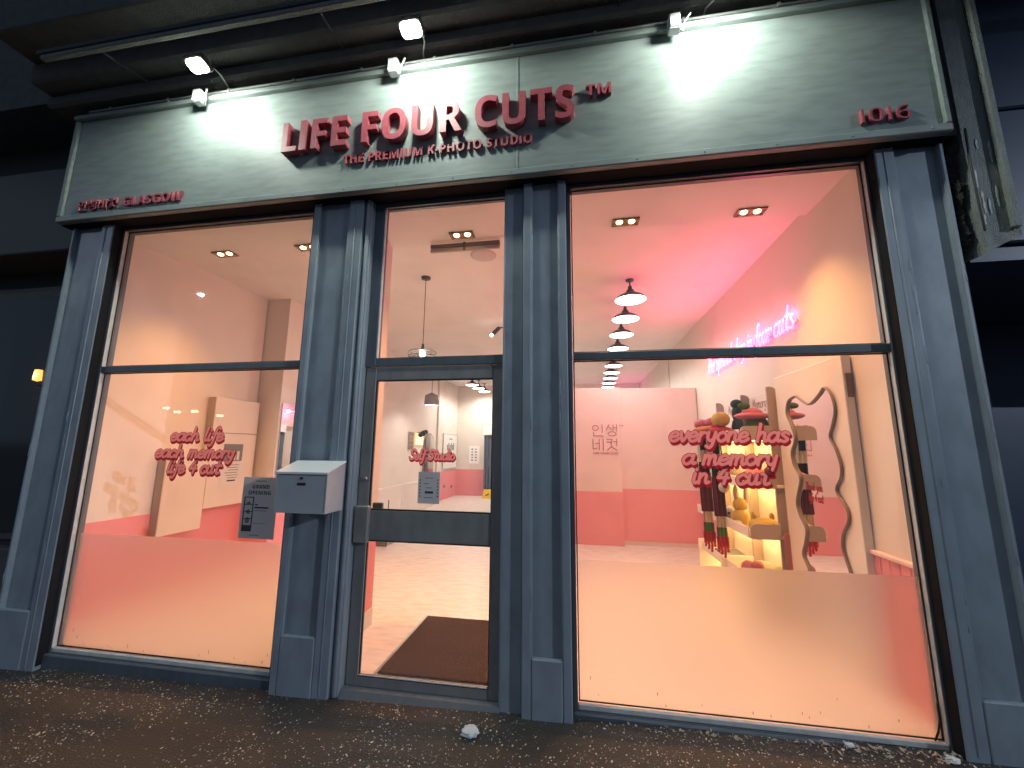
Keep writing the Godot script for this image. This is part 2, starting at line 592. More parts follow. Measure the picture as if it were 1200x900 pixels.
func spot(at: Vector3, towards: Vector3, c: Color, energy: float, angle: float, soft: float, size: float, parent: Node) -> void:
	var l := SpotLight3D.new()
	l.name = "lamp_light"
	l.light_color = srgb(c)
	l.light_energy = energy
	l.light_size = size
	l.spot_range = 14.0
	l.spot_attenuation = 2.0
	l.spot_angle = angle
	l.spot_angle_attenuation = soft
	l.shadow_enabled = true
	parent.add_child(l, true)
	l.position = at
	var up := Vector3(1, 0, 0) if absf(towards.normalized().y) > 0.9 else Vector3.UP
	l.basis = Basis.looking_at(towards, up)

# ================================================================ the scene
func _ready() -> void:
	# camera, sky, exposure
	var cam := Camera3D.new()
	cam.name = "camera"
	cam.fov = 88.12
	cam.near = 0.05
	cam.far = 200.0
	cam.position = Vector3(0, 1.46, 2.45)
	cam.rotation_degrees = Vector3(9.206, 9.343, 0.502)
	add_child(cam)
	cam.current = true
	var env := Environment.new()
	env.background_mode = Environment.BG_SKY
	var sky := Sky.new()
	var sm := ProceduralSkyMaterial.new()
	sm.sky_top_color = srgb(Color(0.075, 0.11, 0.165))
	sm.sky_horizon_color = srgb(Color(0.085, 0.115, 0.165))
	sm.ground_bottom_color = srgb(Color(0.01, 0.01, 0.012))
	sm.ground_horizon_color = srgb(Color(0.02, 0.022, 0.03))
	sm.sun_angle_max = 0.1
	sky.sky_material = sm
	env.sky = sky
	env.background_energy_multiplier = 1.0
	env.tonemap_mode = Environment.TONE_MAPPER_LINEAR
	env.tonemap_exposure = 1.0
	env.sdfgi_enabled = true
	env.ssao_enabled = true
	env.ssil_enabled = true
	var we := WorldEnvironment.new()
	we.name = "surroundings"
	we.environment = env
	add_child(we)
	rng.seed = 20240611
	make_materials()
	build_street()
	build_room()
	build_shop_front()
	build_door()
	build_signs()
	build_floodlights()
	build_lamps()
	build_shelving()
	build_left_side()
	build_back()
	build_glass_prints()
	build_small_things()

# ---------------------------------------------------------------- pavement and neighbours
func ground(x: float) -> float:
	return 0.045 + 0.02 * x

func build_street() -> void:
	var st := start()
	st.set_smooth_group(-1)
	for i in 24:
		var x0 := -18.0 + i * 1.5
		var x1 := x0 + 1.5
		quad(st, Vector3(x0, ground(x0), 0.02), Vector3(x1, ground(x1), 0.02), Vector3(x1, ground(x1), 9.0), Vector3(x0, ground(x0), 9.0))
	structure("pavement", done(st), M.asphalt)
	# pale chippings rolled into the asphalt
	var chip := SphereMesh.new()
	chip.radius = 0.5
	chip.height = 1.0
	chip.radial_segments = 6
	chip.rings = 3
	var mm := MultiMesh.new()
	mm.transform_format = MultiMesh.TRANSFORM_3D
	mm.use_colors = true
	mm.mesh = chip
	var spots: Array = []
	var clump := FastNoiseLite.new()
	clump.seed = 4
	clump.frequency = 1.3
	while spots.size() < 17000:
		var x := rng.randf_range(-4.6, 2.9)
		var z := rng.randf_range(0.0, 1.5)
		if clump.get_noise_2d(x, z) + 0.55 < rng.randf() * 1.15: continue
		spots.append(Vector2(x, z))
	mm.instance_count = spots.size()
	for i in spots.size():
		var s := rng.randf_range(0.0026, 0.0065) * (1.6 if rng.randf() < 0.12 else 1.0)
		var b := Basis(Vector3.UP, rng.randf() * TAU).scaled(Vector3.ONE)
		b = b * Basis.from_scale(Vector3(s * rng.randf_range(1.0, 2.2), s * 0.55, s))
		mm.set_instance_transform(i, Transform3D(b, Vector3(spots[i].x, ground(spots[i].x) + 0.0006, spots[i].y)))
		var t := rng.randf_range(0.35, 1.0) if i % 2 == 0 else rng.randf_range(0.05, 0.35)
		mm.set_instance_color(i, Color(t, t * 0.96, t * 0.88))
	var chips := MultiMeshInstance3D.new()
	chips.name = "stone_chippings"
	chips.multimesh = mm
	chips.material_override = M.chip
	add_child(chips)
	tag(chips, "pale stone chippings set in the dark asphalt pavement", "chippings", "", "stuff")

	structure("road", xyz(-60.0, 60.0, -0.4, -0.36, 9.0, 60.0), M.asphalt)
	# lamps across the street, whose glints show in the left-hand window
	var far_lamps := [[-29.6, 4.16], [-28.6, 3.87], [-27.15, 3.9], [-25.0, 3.57]]
	for k in far_lamps.size():
		var fl := thing("street_lamp", "lit lamp post across the street, mirrored in the left-hand window, %s along" % ORDINAL[k], "street lamp", Vector3(far_lamps[k][0], -0.36, 22.0), "lamp posts across the street")
		var hh: float = far_lamps[k][1] + 0.36
		put("post", lathe([Vector2(0.09, 0.0), Vector2(0.06, 0.4), Vector2(0.04, hh - 0.1), Vector2(0.0, hh - 0.1)], 10), M.dark_metal, fl)
		put("lamp_head", xyz(-0.2, 0.2, hh - 0.1, hh + 0.06, -0.12, 0.12, 0.03), M.far_lamp, fl)

	# mirrored kerb lantern, plus one added to light the shopfront; both cones spare the tenement
	for k in 2:
		var kl := thing("street_lamp", ["tall kerbside lamp post, mirrored in the left-hand upper pane", "added kerbside lamp post past the dark blue shop, put there to light the shopfront"][k], "street lamp", Vector3([-10.9, 14.0][k], ground([-10.9, 14.0][k]), 7.06), "kerbside lamp posts")
		put("post", lathe([Vector2(0.1, 0.0), Vector2(0.08, 1.2), Vector2(0.05, 6.0), Vector2(0.0, 6.0)], 12), M.dark_metal, kl)
		put("hood", xyz(-0.3, 0.3, 6.07, 6.16, -0.14, 0.14, 0.03), M.dark_metal, kl)
		put("lamp_lens", xyz(-0.09, 0.09, 6.035, 6.069, -0.05, 0.05, 0.012), M.kerb_lamp, kl)
		spot(Vector3(0, 6.0, 0), Vector3(0, -1, 0), Color(0.72, 0.84, 1.0), [30.0, 310.0][k], 81, 0.12, 0.05, kl)
	# the tenement above the shop
	var t := thing("tenement_building", "dark stone tenement wall above the shop sign", "building", Vector3(0, 4.3, 0))
	put("wall", xyz(-9.0, 7.0, 0.22, 5.0, -0.6, 0.02), M.sandstone, t)
	for x in [-3.45, -2.15, -0.2, 1.3]:
		var w := put("window", xyz(x, x + 0.72, 0.45, 2.6, 0.022, 0.05, 0.008), M.old_paint, t)
		put("pane", xyz(x + 0.06, x + 0.66, 0.51, 2.54, 0.052, 0.056), M.dark_pane, w)
	put("cornice", xyz(-4.3, 7.0, 0.02, 0.2, -0.3, 0.36, 0.02), M.sandstone, t)
	put("cornice", xyz(-4.3, 7.0, -0.09, 0.018, -0.3, 0.24, 0.02), M.sandstone, t)
	put("cornice", xyz(-4.3, 7.0, 0.202, 0.25, -0.3, 0.6, 0.012), M.sandstone, t)
	var g := put("gutter_rail", xyz(-3.68, 7.0, -0.17, -0.135, 0.6, 0.635, 0.006), M.old_paint, t)
	put("rail_lip", xyz(-3.72, 7.0, -0.133, -0.1, 0.595, 0.64, 0.004), M.slate_paint, g)
	for x in [-3.3, -1.62, 0.3, 2.2]:
		put("rail_bracket", tube([Vector3(x, 0.0, 0.2), Vector3(x + 0.06, -0.13, 0.61)], 0.008), M.slate_paint, t)

	# the dark shop to the left
	var n := thing("neighbour_shop", "unlit black shop next door beyond the grey-blue corner pilaster", "shop", Vector3(-4.2, 0, 0))
	put("wall", xyz(-5.0, 0.0, -0.2, 4.5, -0.7, -0.42), M.slate_paint, n)
	put("stall_riser", xyz(-5.0, -0.05, -0.2, 0.6, -0.41, -0.3, 0.01), M.sandstone, n)
	put("fascia_board", xyz(-5.0, -0.02, 3.1, 3.9, -0.41, -0.05, 0.01), M.slate_paint, n)
	for x in [-3.3, -1.65]:
		var w := put("window", xyz(x, x + 1.45, 0.65, 2.9, -0.41, -0.37, 0.01), M.sandstone, n)
		put("pane", xyz(x + 0.06, x + 1.39, 0.71, 2.84, -0.365, -0.36), M.dark_pane, w)
	var lamp := thing("wall_lamp", "small amber lamp glowing in the dark shop next door", "lamp", Vector3(-4.56, 2.04, -0.2))
	put("backplate", xyz(-0.05, 0.05, -0.08, 0.06, -0.06, -0.03, 0.005), M.dark_metal, lamp)
	put("glass_shade", lathe([Vector2(0.001, 0.055), Vector2(0.024, 0.05), Vector2(0.028, -0.04), Vector2(0.001, -0.05)], 16), M.street_lamp, lamp)
	omni(Vector3(0, 0, 0.06), Color(1, 0.5, 0.12), 0.02, 0.02, lamp)

	# the old pier and the dark blue shop to the right
	var p := thing("stone_pier", "weathered grey pier with flaking paint beside the sign", "pier", Vector3(2.18, 2.5, 0))
	var poly := PackedVector2Array([Vector2(-0.03, 0.0), Vector2(0.06, 0.05), Vector2(0.14, 0.09), Vector2(0.12, 2.6), Vector2(-0.05, 2.6), Vector2(-0.045, 0.6)])
	put("shaft", prism(poly, Vector3(0, 0, -0.15), Vector3.RIGHT, Vector3.UP, Vector3(0, 0, 0.27)), M.old_paint, p)
	put("moulding", xyz(0.085, 0.125, 0.12, 2.6, 0.121, 0.15, 0.008), M.old_paint, p)
	for i in 44:
		var yy := -0.02 + i * 0.043 + rng.randf_range(-0.02, 0.02)
		var w := rng.randf_range(0.024, 0.034)
		var h := rng.randf_range(0.03, 0.06)
		put("broken_stone", crumple(h, 100 + i), M.rubble, p, Vector3(-0.075 + rng.randf_range(-0.008, 0.008), yy + 0.1, 0.06)).basis = Basis(Vector3(0, 0, 1), PI / 2 + rng.randf_range(-0.2, 0.2)) * Basis.from_scale(Vector3(1.0, w / h * 1.6, 1.0))
	put("cable", tube([Vector3(-0.035, 0.12, 0.135), Vector3(-0.045, 0.55, 0.14), Vector3(-0.04, 0.72, 0.14)], 0.006), M.dark_metal, p)
	for i in 9:
		var yy := rng.randf_range(0.1, 0.75)
		var xx := rng.randf_range(-0.02, 0.07)
		put("paint_flake", prism(PackedVector2Array([Vector2(0, 0), Vector2(0.005, 0.004), Vector2(0.003, 0.03), Vector2(0.008, 0.055), Vector2(0.002, 0.075), Vector2(-0.004, 0.04), Vector2(-0.001, 0.02)]), Vector3(xx, yy, 0.121), Vector3.RIGHT, Vector3.UP * rng.randf_range(0.6, 1.9), Vector3(0, 0, 0.003)), M.flake, p)
	var r := thing("blue_shop", "dark blue painted shop next to the grey pier", "shop", Vector3(2.35, 0, 0))
	put("fascia_board", xyz(0.0, 5.0, 3.42, 6.0, -0.3, 0.02, 0.01), M.navy, r)
	put("fascia_board", xyz(0.0, 5.0, 2.6, 3.412, -0.3, 0.015, 0.01), M.navy, r)
	put("wall", xyz(-0.16, 5.0, -0.2, 2.5, -1.6, -1.3), M.navy, r)
	put("soffit", xyz(-0.16, 5.0, 2.51, 2.59, -1.6, -0.02), M.navy, r)

# ---------------------------------------------------------------- the room
func build_room() -> void:
	structure("floor", xyz(-4.1, 1.95, -0.1, FLOOR, -9.45, -0.0405), M.floor)
	structure("ceiling", xyz(-4.1, 1.95, CEIL, CEIL + 0.12, -9.45, -0.05), M.ceiling)
	structure("ceiling_front", xyz(-3.94, 1.8, 3.285, CEIL - 0.003, -0.74, -0.06), M.ceiling)
	var wr := structure("wall_right", xyz(1.8, 1.95, FLOOR, CEIL, -9.3, -0.1), M.cream)
	put("dado", xyz(1.792, 1.799, FLOOR, 0.83, -9.3, -1.0), M.pink, wr)
	put("corner_trim", xyz(1.78, 1.799, FLOOR, CEIL, -5.62, -5.58), M.cream, wr)
	var wl := structure("wall_left", xyz(-4.09, -3.94, FLOOR, CEIL, -1.9, -0.1), M.cream)
	put("dado", xyz(-3.939, -3.93, FLOOR, 0.83, -1.9, -0.1), M.pink, wl)
	var wj := structure("wall_left_rear", xyz(-4.09, -3.62, FLOOR, CEIL, -9.3, -1.91), M.cream)
	put("dado", xyz(-3.618, -3.61, FLOOR, 0.83, -9.3, -7.6), M.pink, wj)
	put("dado", xyz(-3.93, -3.622, FLOOR, 0.83, -1.908, -1.895), M.pink, wj)
	put("dado", xyz(-3.618, -3.61, FLOOR, 0.83, -2.6, -1.9), M.pink, wj)
	put("wall_post", xyz(-3.618, -3.57, FLOOR, CEIL, -7.72, -7.5), M.cream, wj)
	put("bench_ledge", xyz(-3.618, -3.52, FLOOR, 0.72, -7.4, -3.0, 0.01), M.cream, wj)
	var wb := structure("wall_back", xyz(-4.1, 1.95, FLOOR, CEIL, -9.45, -9.3), M.cream)
	put("dado", xyz(-3.61, 1.79, FLOOR, 0.83, -9.298, -9.29), M.pink, wb)
	var ws := structure("wall_front_return", xyz(-1.80, -1.65, FLOOR, 3.284, -0.74, -0.1), M.cream)
	put("dado", xyz(-1.649, -1.642, 0.2, 0.83, -0.74, -0.1), M.pink, ws)
	put("skirting", xyz(-1.649, -1.636, FLOOR, 0.198, -0.74, -0.1), M.cream, ws)
	# boarded dado by the right-hand window corner, board by board
	var db := thing("board_dado", "pink tongue and groove dado by the window corner", "wall panelling", Vector3(1.8, FLOOR, 0))
	for i in 9:
		var z := -0.10 - i * 0.075
		put("board", xyz(-0.016, -0.002, 0.0, 0.765, z - 0.0715, z, 0.003), M.pink, db)
	put("cap_rail", xyz(-0.035, -0.001, 0.767, 0.795, -0.78, -0.1, 0.006), M.blush, db)

	# low partition that carries the studio's emblem
	var p := thing("partition", "blush pink partition with a thin red Korean emblem and coral lower half", "partition", Vector3(0, FLOOR, -3.8))
	put("panel", xyz(-0.55, 0.652, 0.0, 2.33, -0.12, 0.0, 0.004), M.blush, p)
	put("panel", xyz(0.654, 1.79, 0.0, 2.33, -0.2, -0.1, 0.004), M.blush, p)
	put("dado", xyz(-0.55, 0.652, 0.0, 0.765, 0.0015, 0.01, 0.002), M.pink, p)
	put("dado", xyz(0.656, 1.78, 0.06, 0.805, -0.0985, -0.09, 0.002), M.pink, p)
	var e := thing("wall_emblem", "thin dark red Korean emblem lettering on the blush partition", "emblem", Vector3(0.22, 1.44, -3.795))
	var cells := [["in", 0.0, 0.215], ["saeng", 0.205, 0.215], ["ne", 0.0, 0.0], ["keot", 0.205, 0.0]]
	for c in cells:
		put("letter", hangul_mesh(c[0], Vector3(c[1], c[2], 0.004), 0.185, 0.175, 0.0052, 0.004), M.logo, e)
	raised(e, "LIFE FOUR CUTS", 0.01, 0.385, -0.055, 0.028, 0.001, 0.004, M.logo)
	raised(e, "TM", 0.405, 0.475, 0.36, 0.026, 0.001, 0.004, M.logo)

# ---------------------------------------------------------------- the shop front
func pilaster(front: Node, x0: float, x1: float, r0: float, r1: float, top: float, lines: Array) -> void:
	# a body with a recessed panel between r0 and r1 above a flush plinth
	var st := start()
	var zb := -0.05
	var zf := 0.1
	var y0 := -0.2
	if r0 > x0: add_box(st, Vector3(x0, y0, zb), Vector3(r0, top, zf), 0.006)
	if r1 < x1: add_box(st, Vector3(r1, y0, zb), Vector3(x1, top, zf), 0.006)
	var body := put("pilaster", done(st), M.paint, front)
	put("panel", xyz(r0 + 0.0005, r1 - 0.0005, y0, top, zb, zf - 0.03), M.paint, body)
	var g := ground((x0 + x1) * 0.5)
	put("plinth_block", xyz(r0 + 0.002, r1 - 0.002, g - 0.08, 0.335, zf - 0.029, zf + 0.003, 0.005), M.paint, body)
	# runs and sags in the gloss paint
	var rs := start()
	for k in 16:
		var edge: float = [r0 - 0.012, r1 + 0.012][k % 2] + rng.randf_range(-0.012, 0.012)
		var yy := rng.randf_range(0.4, 2.9)
		add_tube(rs, [Vector3(edge, yy + rng.randf_range(0.03, 0.12), zf), Vector3(edge + 0.001, yy + 0.015, zf + 0.0006), Vector3(edge, yy, zf + 0.001)], rng.randf_range(0.0012, 0.0028), 0.0014, Vector3(0, 0, 1), 6)
	put("paint_runs", done(rs), M.paint, body)
	for l in lines:
		put("bead_moulding", tube([Vector3(l[0], g + 0.02, l[1]), Vector3(l[0], top, l[1])], l[2], 10), M.paint, body)

func build_shop_front() -> void:
	var s := thing("shop_front", "grey-blue painted shopfront of pilasters, sign board and big display windows", "shopfront", Vector3.ZERO)
	pilaster(s, -3.99, -3.585, -3.965, -3.70, 3.185, [[-3.655, 0.099, 0.006], [-3.698, 0.09, 0.008]])
	pilaster(s, -1.84, -1.455, -1.79, -1.56, 3.185, [[-1.792, 0.09, 0.008], [-1.51, 0.099, 0.005], [-1.558, 0.09, 0.008]])
	pilaster(s, -0.322, -0.047, -0.268, -0.098, 3.185, [[-0.27, 0.09, 0.007], [-0.096, 0.09, 0.007]])
	pilaster(s, 1.716, 2.06, 1.812, 2.035, 3.185, [[1.762, 0.099, 0.005], [1.81, 0.09, 0.008]])
	# jamb posts beside the door
	put("door_jamb", xyz(-1.454, -1.40, -0.1, 3.185, -0.06, 0.075, 0.006), M.paint, s)
	put("door_jamb", tube([Vector3(-1.425, 0.03, 0.077), Vector3(-1.425, 3.18, 0.077)], 0.014, 10), M.paint, s)
	put("door_jamb", xyz(-0.445, -0.325, -0.1, 3.185, -0.06, 0.062, 0.006), M.paint, s)
	put("door_jamb", tube([Vector3(-0.447, 0.03, 0.055), Vector3(-0.447, 3.18, 0.055)], 0.008, 10), M.paint, s)
	# header behind the sign board and side walls that close the room
	put("header", xyz(-4.05, 2.1, 3.187, 4.2, -0.055, 0.14), M.black, s)  # coloured near-black so its underside reads as shade over the glass
	put("side_wall", xyz(-4.15, -3.99, -0.2, 4.2, -0.4, -0.06), M.sandstone, s)
	put("side_wall", xyz(2.061, 2.12, -0.2, 3.18, -1.3, 0.03), M.sandstone, s)
	# sign board with a proud lip
	var f := put("fascia_board", xyz(-4.0, -0.358, 3.24, 4.09, 0.141, 0.165), M.fascia, s)
	put("fascia_board", xyz(-0.353, 2.02, 3.24, 4.09, 0.141, 0.1655), M.fascia, s)
	put("trim", xyz(-4.042, 2.052, 3.19, 3.238, 0.12, 0.185, 0.006), M.fascia, f)
	put("trim", xyz(-4.042, -4.002, 3.24, 4.09, 0.12, 0.184, 0.005), M.fascia, f)
	put("trim", xyz(2.022, 2.052, 3.24, 4.09, 0.12, 0.184, 0.005), M.fascia, f)
	put("trim", xyz(-4.042, 2.052, 4.092, 4.13, 0.12, 0.2, 0.006), M.fascia, f)
	put("joint_cover", xyz(-0.3625, -0.3485, 3.241, 4.089, 0.1655, 0.169, 0.0015), M.fascia, f)
	for i in 16:
		var x := -3.9 + i * 0.39
		put("screw", balls([[Vector3(x, 3.214, 0.185), Vector3(0.006, 0.006, 0.004)]], 0.0, 8), M.fascia, f)
	for y in [3.4, 3.7, 4.0]:
		put("screw", balls([[Vector3(2.037, y, 0.184), Vector3(0.006, 0.006, 0.004)]], 0.0, 8), M.fascia, f)
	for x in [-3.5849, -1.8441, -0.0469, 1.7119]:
		put("reveal_shade", xyz(x, x + 0.004, 0.0, 3.186, 0.037, 0.094), M.black, s)  # added black strips, painting the shade in the window reveals
	display_window(s, -3.56, -1.80, 0.093, true, false)
	display_window(s, -0.017, 1.70, 0.103, false, true)
	# the light above the door
	var o := put("fanlight", frame_mesh(-1.400, -0.446, 1.992, 3.185, -1.325, -0.452, 2.05, 3.15, -0.03, 0.03), M.frame, s)
	put("pane", sheet(-1.324, -0.453, 2.051, 3.149, 0.0), M.glass, o)
	put("gasket", frame_mesh(-1.325, -0.452, 2.05, 3.15, -1.317, -0.457, 2.056, 3.144, 0.0035, 0.008), M.gasket, o)
	put("bead", xyz(-1.3249, -1.318, 2.051, 3.149, 0.009, 0.029), M.bead, o)

func sheet(x0: float, x1: float, y0: float, y1: float, z: float) -> ArrayMesh:
	var st := start()
	st.set_smooth_group(-1)
	quad(st, Vector3(x0, y0, z), Vector3(x0, y1, z), Vector3(x1, y1, z), Vector3(x1, y0, z))
	return done(st)

func frame_mesh(x0: float, x1: float, y0: float, y1: float, a0: float, a1: float, b0: float, b1: float, z0: float, z1: float, bevel := 0.002) -> ArrayMesh:
	var st := start()
	if a0 > x0: add_box(st, Vector3(x0, y0, z0), Vector3(a0, y1, z1), bevel)
	if a1 < x1: add_box(st, Vector3(a1, y0, z0), Vector3(x1, y1, z1), bevel)
	if b0 > y0: add_box(st, Vector3(a0, y0, z0), Vector3(a1, b0, z1), bevel)
	if b1 < y1: add_box(st, Vector3(a0, b1, z0), Vector3(a1, y1, z1), bevel)
	return done(st)

func display_window(s: Node, x0: float, x1: float, y0: float, bead_left: bool, bead_right: bool) -> void:
	var top := 3.16
	var w := put("window", frame_mesh(x0 - 0.06, x1 + 0.06, -0.08, 3.187, x0 - 0.004, x1 + 0.004, y0 - 0.03, top, -0.04, 0.036, 0.003), M.frame, s)
	put("transom_bar", xyz(x0, x1, 2.0, 2.047, -0.02, 0.034, 0.004), M.frame, w)
	put("pane", sheet(x0, x1, y0 - 0.006, 1.999, 0.0), M.glass, w)
	put("pane", sheet(x0, x1, 2.048, top, 0.0), M.glass, w)
	put("frosted_film", xyz(x0 + 0.002, x1 - 0.002, y0 - 0.005, 0.832, -0.0065, -0.0045), M.film, w)
	for yy in [[y0, 1.998], [2.049, top]]:
		put("gasket", frame_mesh(x0, x1, yy[0], yy[1], x0 + 0.007, x1 - 0.007, yy[0] + 0.007, yy[1] - 0.007, 0.004, 0.009, 0.001), M.gasket, w)
		if bead_left: put("bead", xyz(x0 - 0.003, x0 + 0.0005, yy[0], yy[1], 0.0095, 0.035), M.bead, w)
		if bead_right: put("bead", xyz(x1 - 0.0005, x1 + 0.003, yy[0], yy[1], 0.0095, 0.035), M.bead, w)
	put("bead", xyz(x0, x1, y0 - 0.028, y0 - 0.002, 0.0095, 0.034, 0.003), M.bead, w)
	if bead_right:
		put("loose_gasket", tube([Vector3(x1 - 0.01, y0 + 0.16, 0.012), Vector3(x1 - 0.012, y0 + 0.09, 0.014), Vector3(x1 - 0.025, y0 + 0.04, 0.016), Vector3(x1 - 0.045, y0 + 0.004, 0.018)], 0.004), M.gasket, w)
	var dirt := start()
	for k in 14:
		var dx := rng.randf_range(x0 + 0.03, x1 - 0.05)
		var dy := y0 + 0.012 + absf(rng.randfn(0.0, 0.05))
		add_tube(dirt, [Vector3(dx, dy, 0.004), Vector3(dx + rng.randf_range(-0.002, 0.002), dy + rng.randf_range(0.003, 0.02), 0.004)], rng.randf_range(0.0008, 0.002), 0.0006, Vector3(0, 0, 1), 5)
	put("splash_marks", done(dirt), M.leaf, w)
	put("sill", xyz(x0 - 0.03, x1 + 0.03, -0.05, y0 - 0.032, 0.037, 0.062, 0.006), M.frame, w)

func build_door() -> void:
	var d := thing("entrance_door", "dark grey framed glass entrance door with a broad middle rail", "door", Vector3(-0.92, 0.06, 0))
	var x0 := -0.473
	var x1 := 0.467
	var g0 := -0.397
	var g1 := 0.40
	put("leaf_frame", frame_mesh(x0, x1, 0.0, 1.925, g0, g1, 0.052, 1.838, -0.022, 0.022, 0.004), M.door, d)
	put("middle_rail", xyz(g0 + 0.001, g1 - 0.001, 0.825, 1.008, -0.02, 0.02, 0.004), M.door, d)
	put("pane", sheet(g0, g1, 0.0525, 0.8245, 0.0), M.glass, d)
	put("pane", sheet(g0, g1, 1.0085, 1.8375, 0.0), M.glass, d)
	for yy in [[0.052, 0.825], [1.008, 1.838]]:
		put("glazing_bead", frame_mesh(g0, g1, yy[0], yy[1], g0 + 0.009, g1 - 0.005, yy[0] + 0.008, yy[1] - 0.006, 0.004, 0.02, 0.002), M.gasket, d)
	put("glazing_strip", xyz(g0 + 0.0005, g0 + 0.004, 0.06, 0.82, 0.0205, 0.024), M.bead, d)
	put("glazing_strip", xyz(g0 + 0.01, g1 - 0.006, 0.06, 0.066, 0.0203, 0.024), M.bead, d)
	put("push_plate", xyz(x0 + 0.004, g0 + 0.022, 0.812, 1.035, 0.023, 0.06, 0.006), M.door, d)
	var l := put("lock", lathe([Vector2(0.0, 0.02), Vector2(0.012, 0.02), Vector2(0.014, 0.016), Vector2(0.015, 0.0)], 20), M.metal, d, Vector3(-0.423, 1.2, 0.022))
	l.rotation_degrees.x = 90
	put("keyhole", xyz(-0.002, 0.002, 0.0202, 0.0208, -0.006, 0.006), M.black, l)
	put("latch_case", xyz(g0 + 0.004, g0 + 0.07, 0.985, 1.045, -0.05, -0.023, 0.004), M.dark_metal, d)
	var t := thing("door_step", "worn grey-blue metal threshold step under the glass door", "step", Vector3(-0.92, 0.0, 0))
	var poly := PackedVector2Array([Vector2(-0.1, -0.05), Vector2(0.085, -0.05), Vector2(0.085, 0.002), Vector2(0.06, 0.045), Vector2(-0.1, 0.055)])
	put("tread", prism(poly, Vector3(-0.477, 0.012, 0), Vector3(0, 0, 1), Vector3.UP, Vector3(0.952, 0, 0)), M.step, t)
	var mt := thing("door_mat", "dark brown coir mat in a metal edged well inside the door", "mat", Vector3(-0.75, FLOOR, -0.52))
	put("pile", xyz(-0.5, 0.62, 0.001, 0.016, -0.43, 0.42, 0.004), M.coir, mt)
	put("edge_strip", frame_mesh_flat(-0.525, 0.645, -0.455, 0.44, 0.022), M.metal, mt)

func frame_mesh_flat(x0: float, x1: float, z0: float, z1: float, w: float) -> ArrayMesh:
	var st := start()
	add_box(st, Vector3(x0, 0.001, z0), Vector3(x1, 0.006, z0 + w), 0.001)
	add_box(st, Vector3(x0, 0.001, z1 - w), Vector3(x1, 0.006, z1), 0.001)
	add_box(st, Vector3(x0, 0.001, z0 + w), Vector3(x0 + w, 0.006, z1 - w), 0.001)
	add_box(st, Vector3(x1 - w, 0.001, z0 + w), Vector3(x1, 0.006, z1 - w), 0.001)
	return done(st)

# ---------------------------------------------------------------- signs on the board
func build_signs() -> void:
	var a := thing("sign_lettering", "large raised dusky pink capital letters across the sign board", "sign", Vector3(0, 3.5, 0.168), "raised letters on the sign board")
	raised(a, "LIFE FOUR CUTS", -2.085, 0.03, 0.035, 0.235, 0.0, 0.05, M.sign_pink)
	raised(a, "TM", 0.09, 0.262, 0.195, 0.078, 0.0, 0.025, M.sign_pink)
	var b := thing("sign_lettering", "small raised pink letters in one line under the large letters", "sign", Vector3(0, 3.4, 0.168), "raised letters on the sign board")
	raised(b, "THE PREMIUM K-PHOTO STUDIO", -1.59, -0.25, 0.012, 0.068, 0.0, 0.016, M.sign_pink)
	var c := thing("sign_lettering", "small raised pink Korean and capital letters in the lower corner of the sign board", "sign", Vector3(0, 3.26, 0.168), "raised letters on the sign board")
	raised(c, "GLASGOW", -3.43, -2.89, 0.012, 0.073, 0.0, 0.015, M.sign_pink)
	var i := 0
	for h in ["in", "saeng", "ne", "keot"]:
		put("letter", hangul_mesh(h, Vector3(-3.855 + i * 0.098, 0.008, 0.006), 0.085, 0.083, 0.006, 0.009), M.sign_pink, c)
		i += 1
	var d := thing("sign_lettering", "raised pink street number at the pier end of the sign board", "sign", Vector3(0, 3.28, 0.168), "raised letters on the sign board")
	raised(d, "1016", 1.6, 1.87, 0.01, 0.082, 0.0, 0.022, M.sign_pink, "letter", false)

